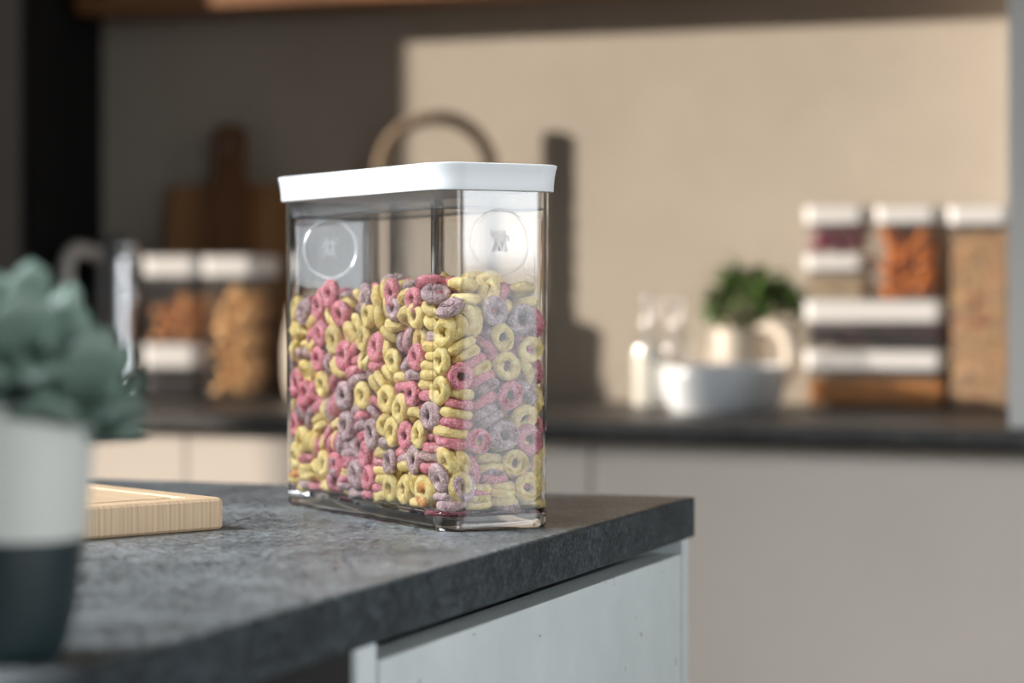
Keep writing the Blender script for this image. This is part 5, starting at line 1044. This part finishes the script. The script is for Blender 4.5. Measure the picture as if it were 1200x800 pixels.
for k in range(26):
    a = rnd.uniform(0, 2 * PI); r = .064 * math.sqrt(rnd.random()); z = .125 + .055 * (1 - (r / .066) ** 2) * rnd.uniform(.3, 1.0)
    tp_ = Vector((r * math.cos(a) * 1.02 + .022, r * math.sin(a) * .6 - .004, z)); tips.append(tp_)
    tube(bm, [(.010 * math.cos(a), .010 * math.sin(a), .086), tuple(Vector((tp_.x * .35, tp_.y * .35, .11))), tuple(tp_)], [.0016, .0013, .0008], 6)
bm_obj('stem', bm, M['stem'], t)
bm = bmesh.new()
def leaf(bm, p, d, up, ln, wd):
    d = d.normalized(); s = d.cross(up).normalized(); n_ = s.cross(d)
    rows = []
    for i in range(6):
        f = i / 5; w = wd * math.sin(PI * (f * .88 + .06)) ** .8 / 2
        c = p + d * ln * f + n_ * (-.25 * ln * f * f)
        rows.append([bm.verts.new(c - s * w + n_ * w * .35), bm.verts.new(c), bm.verts.new(c + s * w + n_ * w * .35)])
    for a, b in zip(rows[:-1], rows[1:]):
        bm.faces.new((a[0], a[1], b[1], b[0])); bm.faces.new((a[1], a[2], b[2], b[1]))
for tp_ in tips:
    for q in range(13):
        d = Vector((rnd.gauss(0, 1), rnd.gauss(0, 1), rnd.gauss(.25, .7)))
        if d.length < .1: continue
        leaf(bm, tp_ + Vector((rnd.gauss(0, .006), rnd.gauss(0, .006), rnd.gauss(-.004, .009))), d, Vector((0, 0, 1)) + Vector((.01, .02, 0)), rnd.uniform(.016, .026), rnd.uniform(.010, .016))
bm_obj('foliage', bm, M['herb'], t, smooth=60)

# ------------------------------------------------------------------ light
def area(name, loc, tgt, sx, sy, power, col, spread=180):
    l = bpy.data.lights.new(name, 'AREA'); l.shape = 'RECTANGLE'; l.size = sx; l.size_y = sy; l.energy = power; l.color = col; l.spread = R(spread)
    o = bpy.data.objects.new(name, l); COL.objects.link(o); o.location = loc
    o.rotation_euler = (Vector(tgt) - Vector(loc)).to_track_quat('-Z', 'Y').to_euler()
    return o
az, el = R(66), R(10.0)
l = bpy.data.lights.new('sun', 'SUN'); l.energy = 7.0; l.color = (1, .88, .755); l.angle = R(1.2)
o = bpy.data.objects.new('sun', l); COL.objects.link(o); o.location = (-4, 1, 3)
o.rotation_euler = Vector((math.sin(az) * math.cos(el), math.cos(az) * math.cos(el), -math.sin(el))).to_track_quat('-Z', 'Y').to_euler()
area('window_and_fill_light', (1.98, .9, 1.63), (-.6, 1.2, 1.5), 1.9, 1.14, 4.3, (.91, .96, 1), 46)
area('window_and_fill_light', (1.98, .9, .74), (-.6, 1.2, .85), 1.9, .60, .72, (.91, .96, 1), 46)
area('window_and_fill_light', (1.98, -1.05, 1.5), (-.5, 1.25, .72), 1.1, 1.4, 2.0, (.91, .96, 1), 32)  # added fill lamp for the right-facing sides; no window known there
area('studio_softbox', (-1.85, .45, 2.15), (-.6, 1.3, .9), 1.2, 1.2, 18.5, (.93, .97, 1), 64)
w = bpy.data.worlds.new('World'); sc.world = w; w.use_nodes = True
w.node_tree.nodes['Background'].inputs[0].default_value = (.9, .95, 1, 1); w.node_tree.nodes['Background'].inputs[1].default_value = .015

# ------------------------------------------------------------------ camera
cam = bpy.data.cameras.new('camera'); co = bpy.data.objects.new('camera', cam); COL.objects.link(co)
co.location = (0, 0, 1.0437); co.rotation_euler = (R(90), 0, R(20.5))
cam.lens = 85; cam.sensor_width = 36; cam.shift_y = -55 / 1200
cam.clip_start = .05
cam.dof.use_dof = True; cam.dof.focus_distance = 1.475; cam.dof.aperture_fstop = 4.0
sc.camera = co
sc.view_settings.view_transform = 'Standard'; sc.view_settings.look = 'None'; sc.view_settings.gamma = 1; sc.view_settings.exposure = 0
sc.view_settings.use_curve_mapping = False
sc.cycles.use_denoising = True
sc.cycles.max_bounces = 16; sc.cycles.transmission_bounces = 16; sc.cycles.transparent_max_bounces = 24; sc.cycles.glossy_bounces = 6; sc.cycles.diffuse_bounces = 4
sc.cycles.sample_clamp_indirect = 30.0
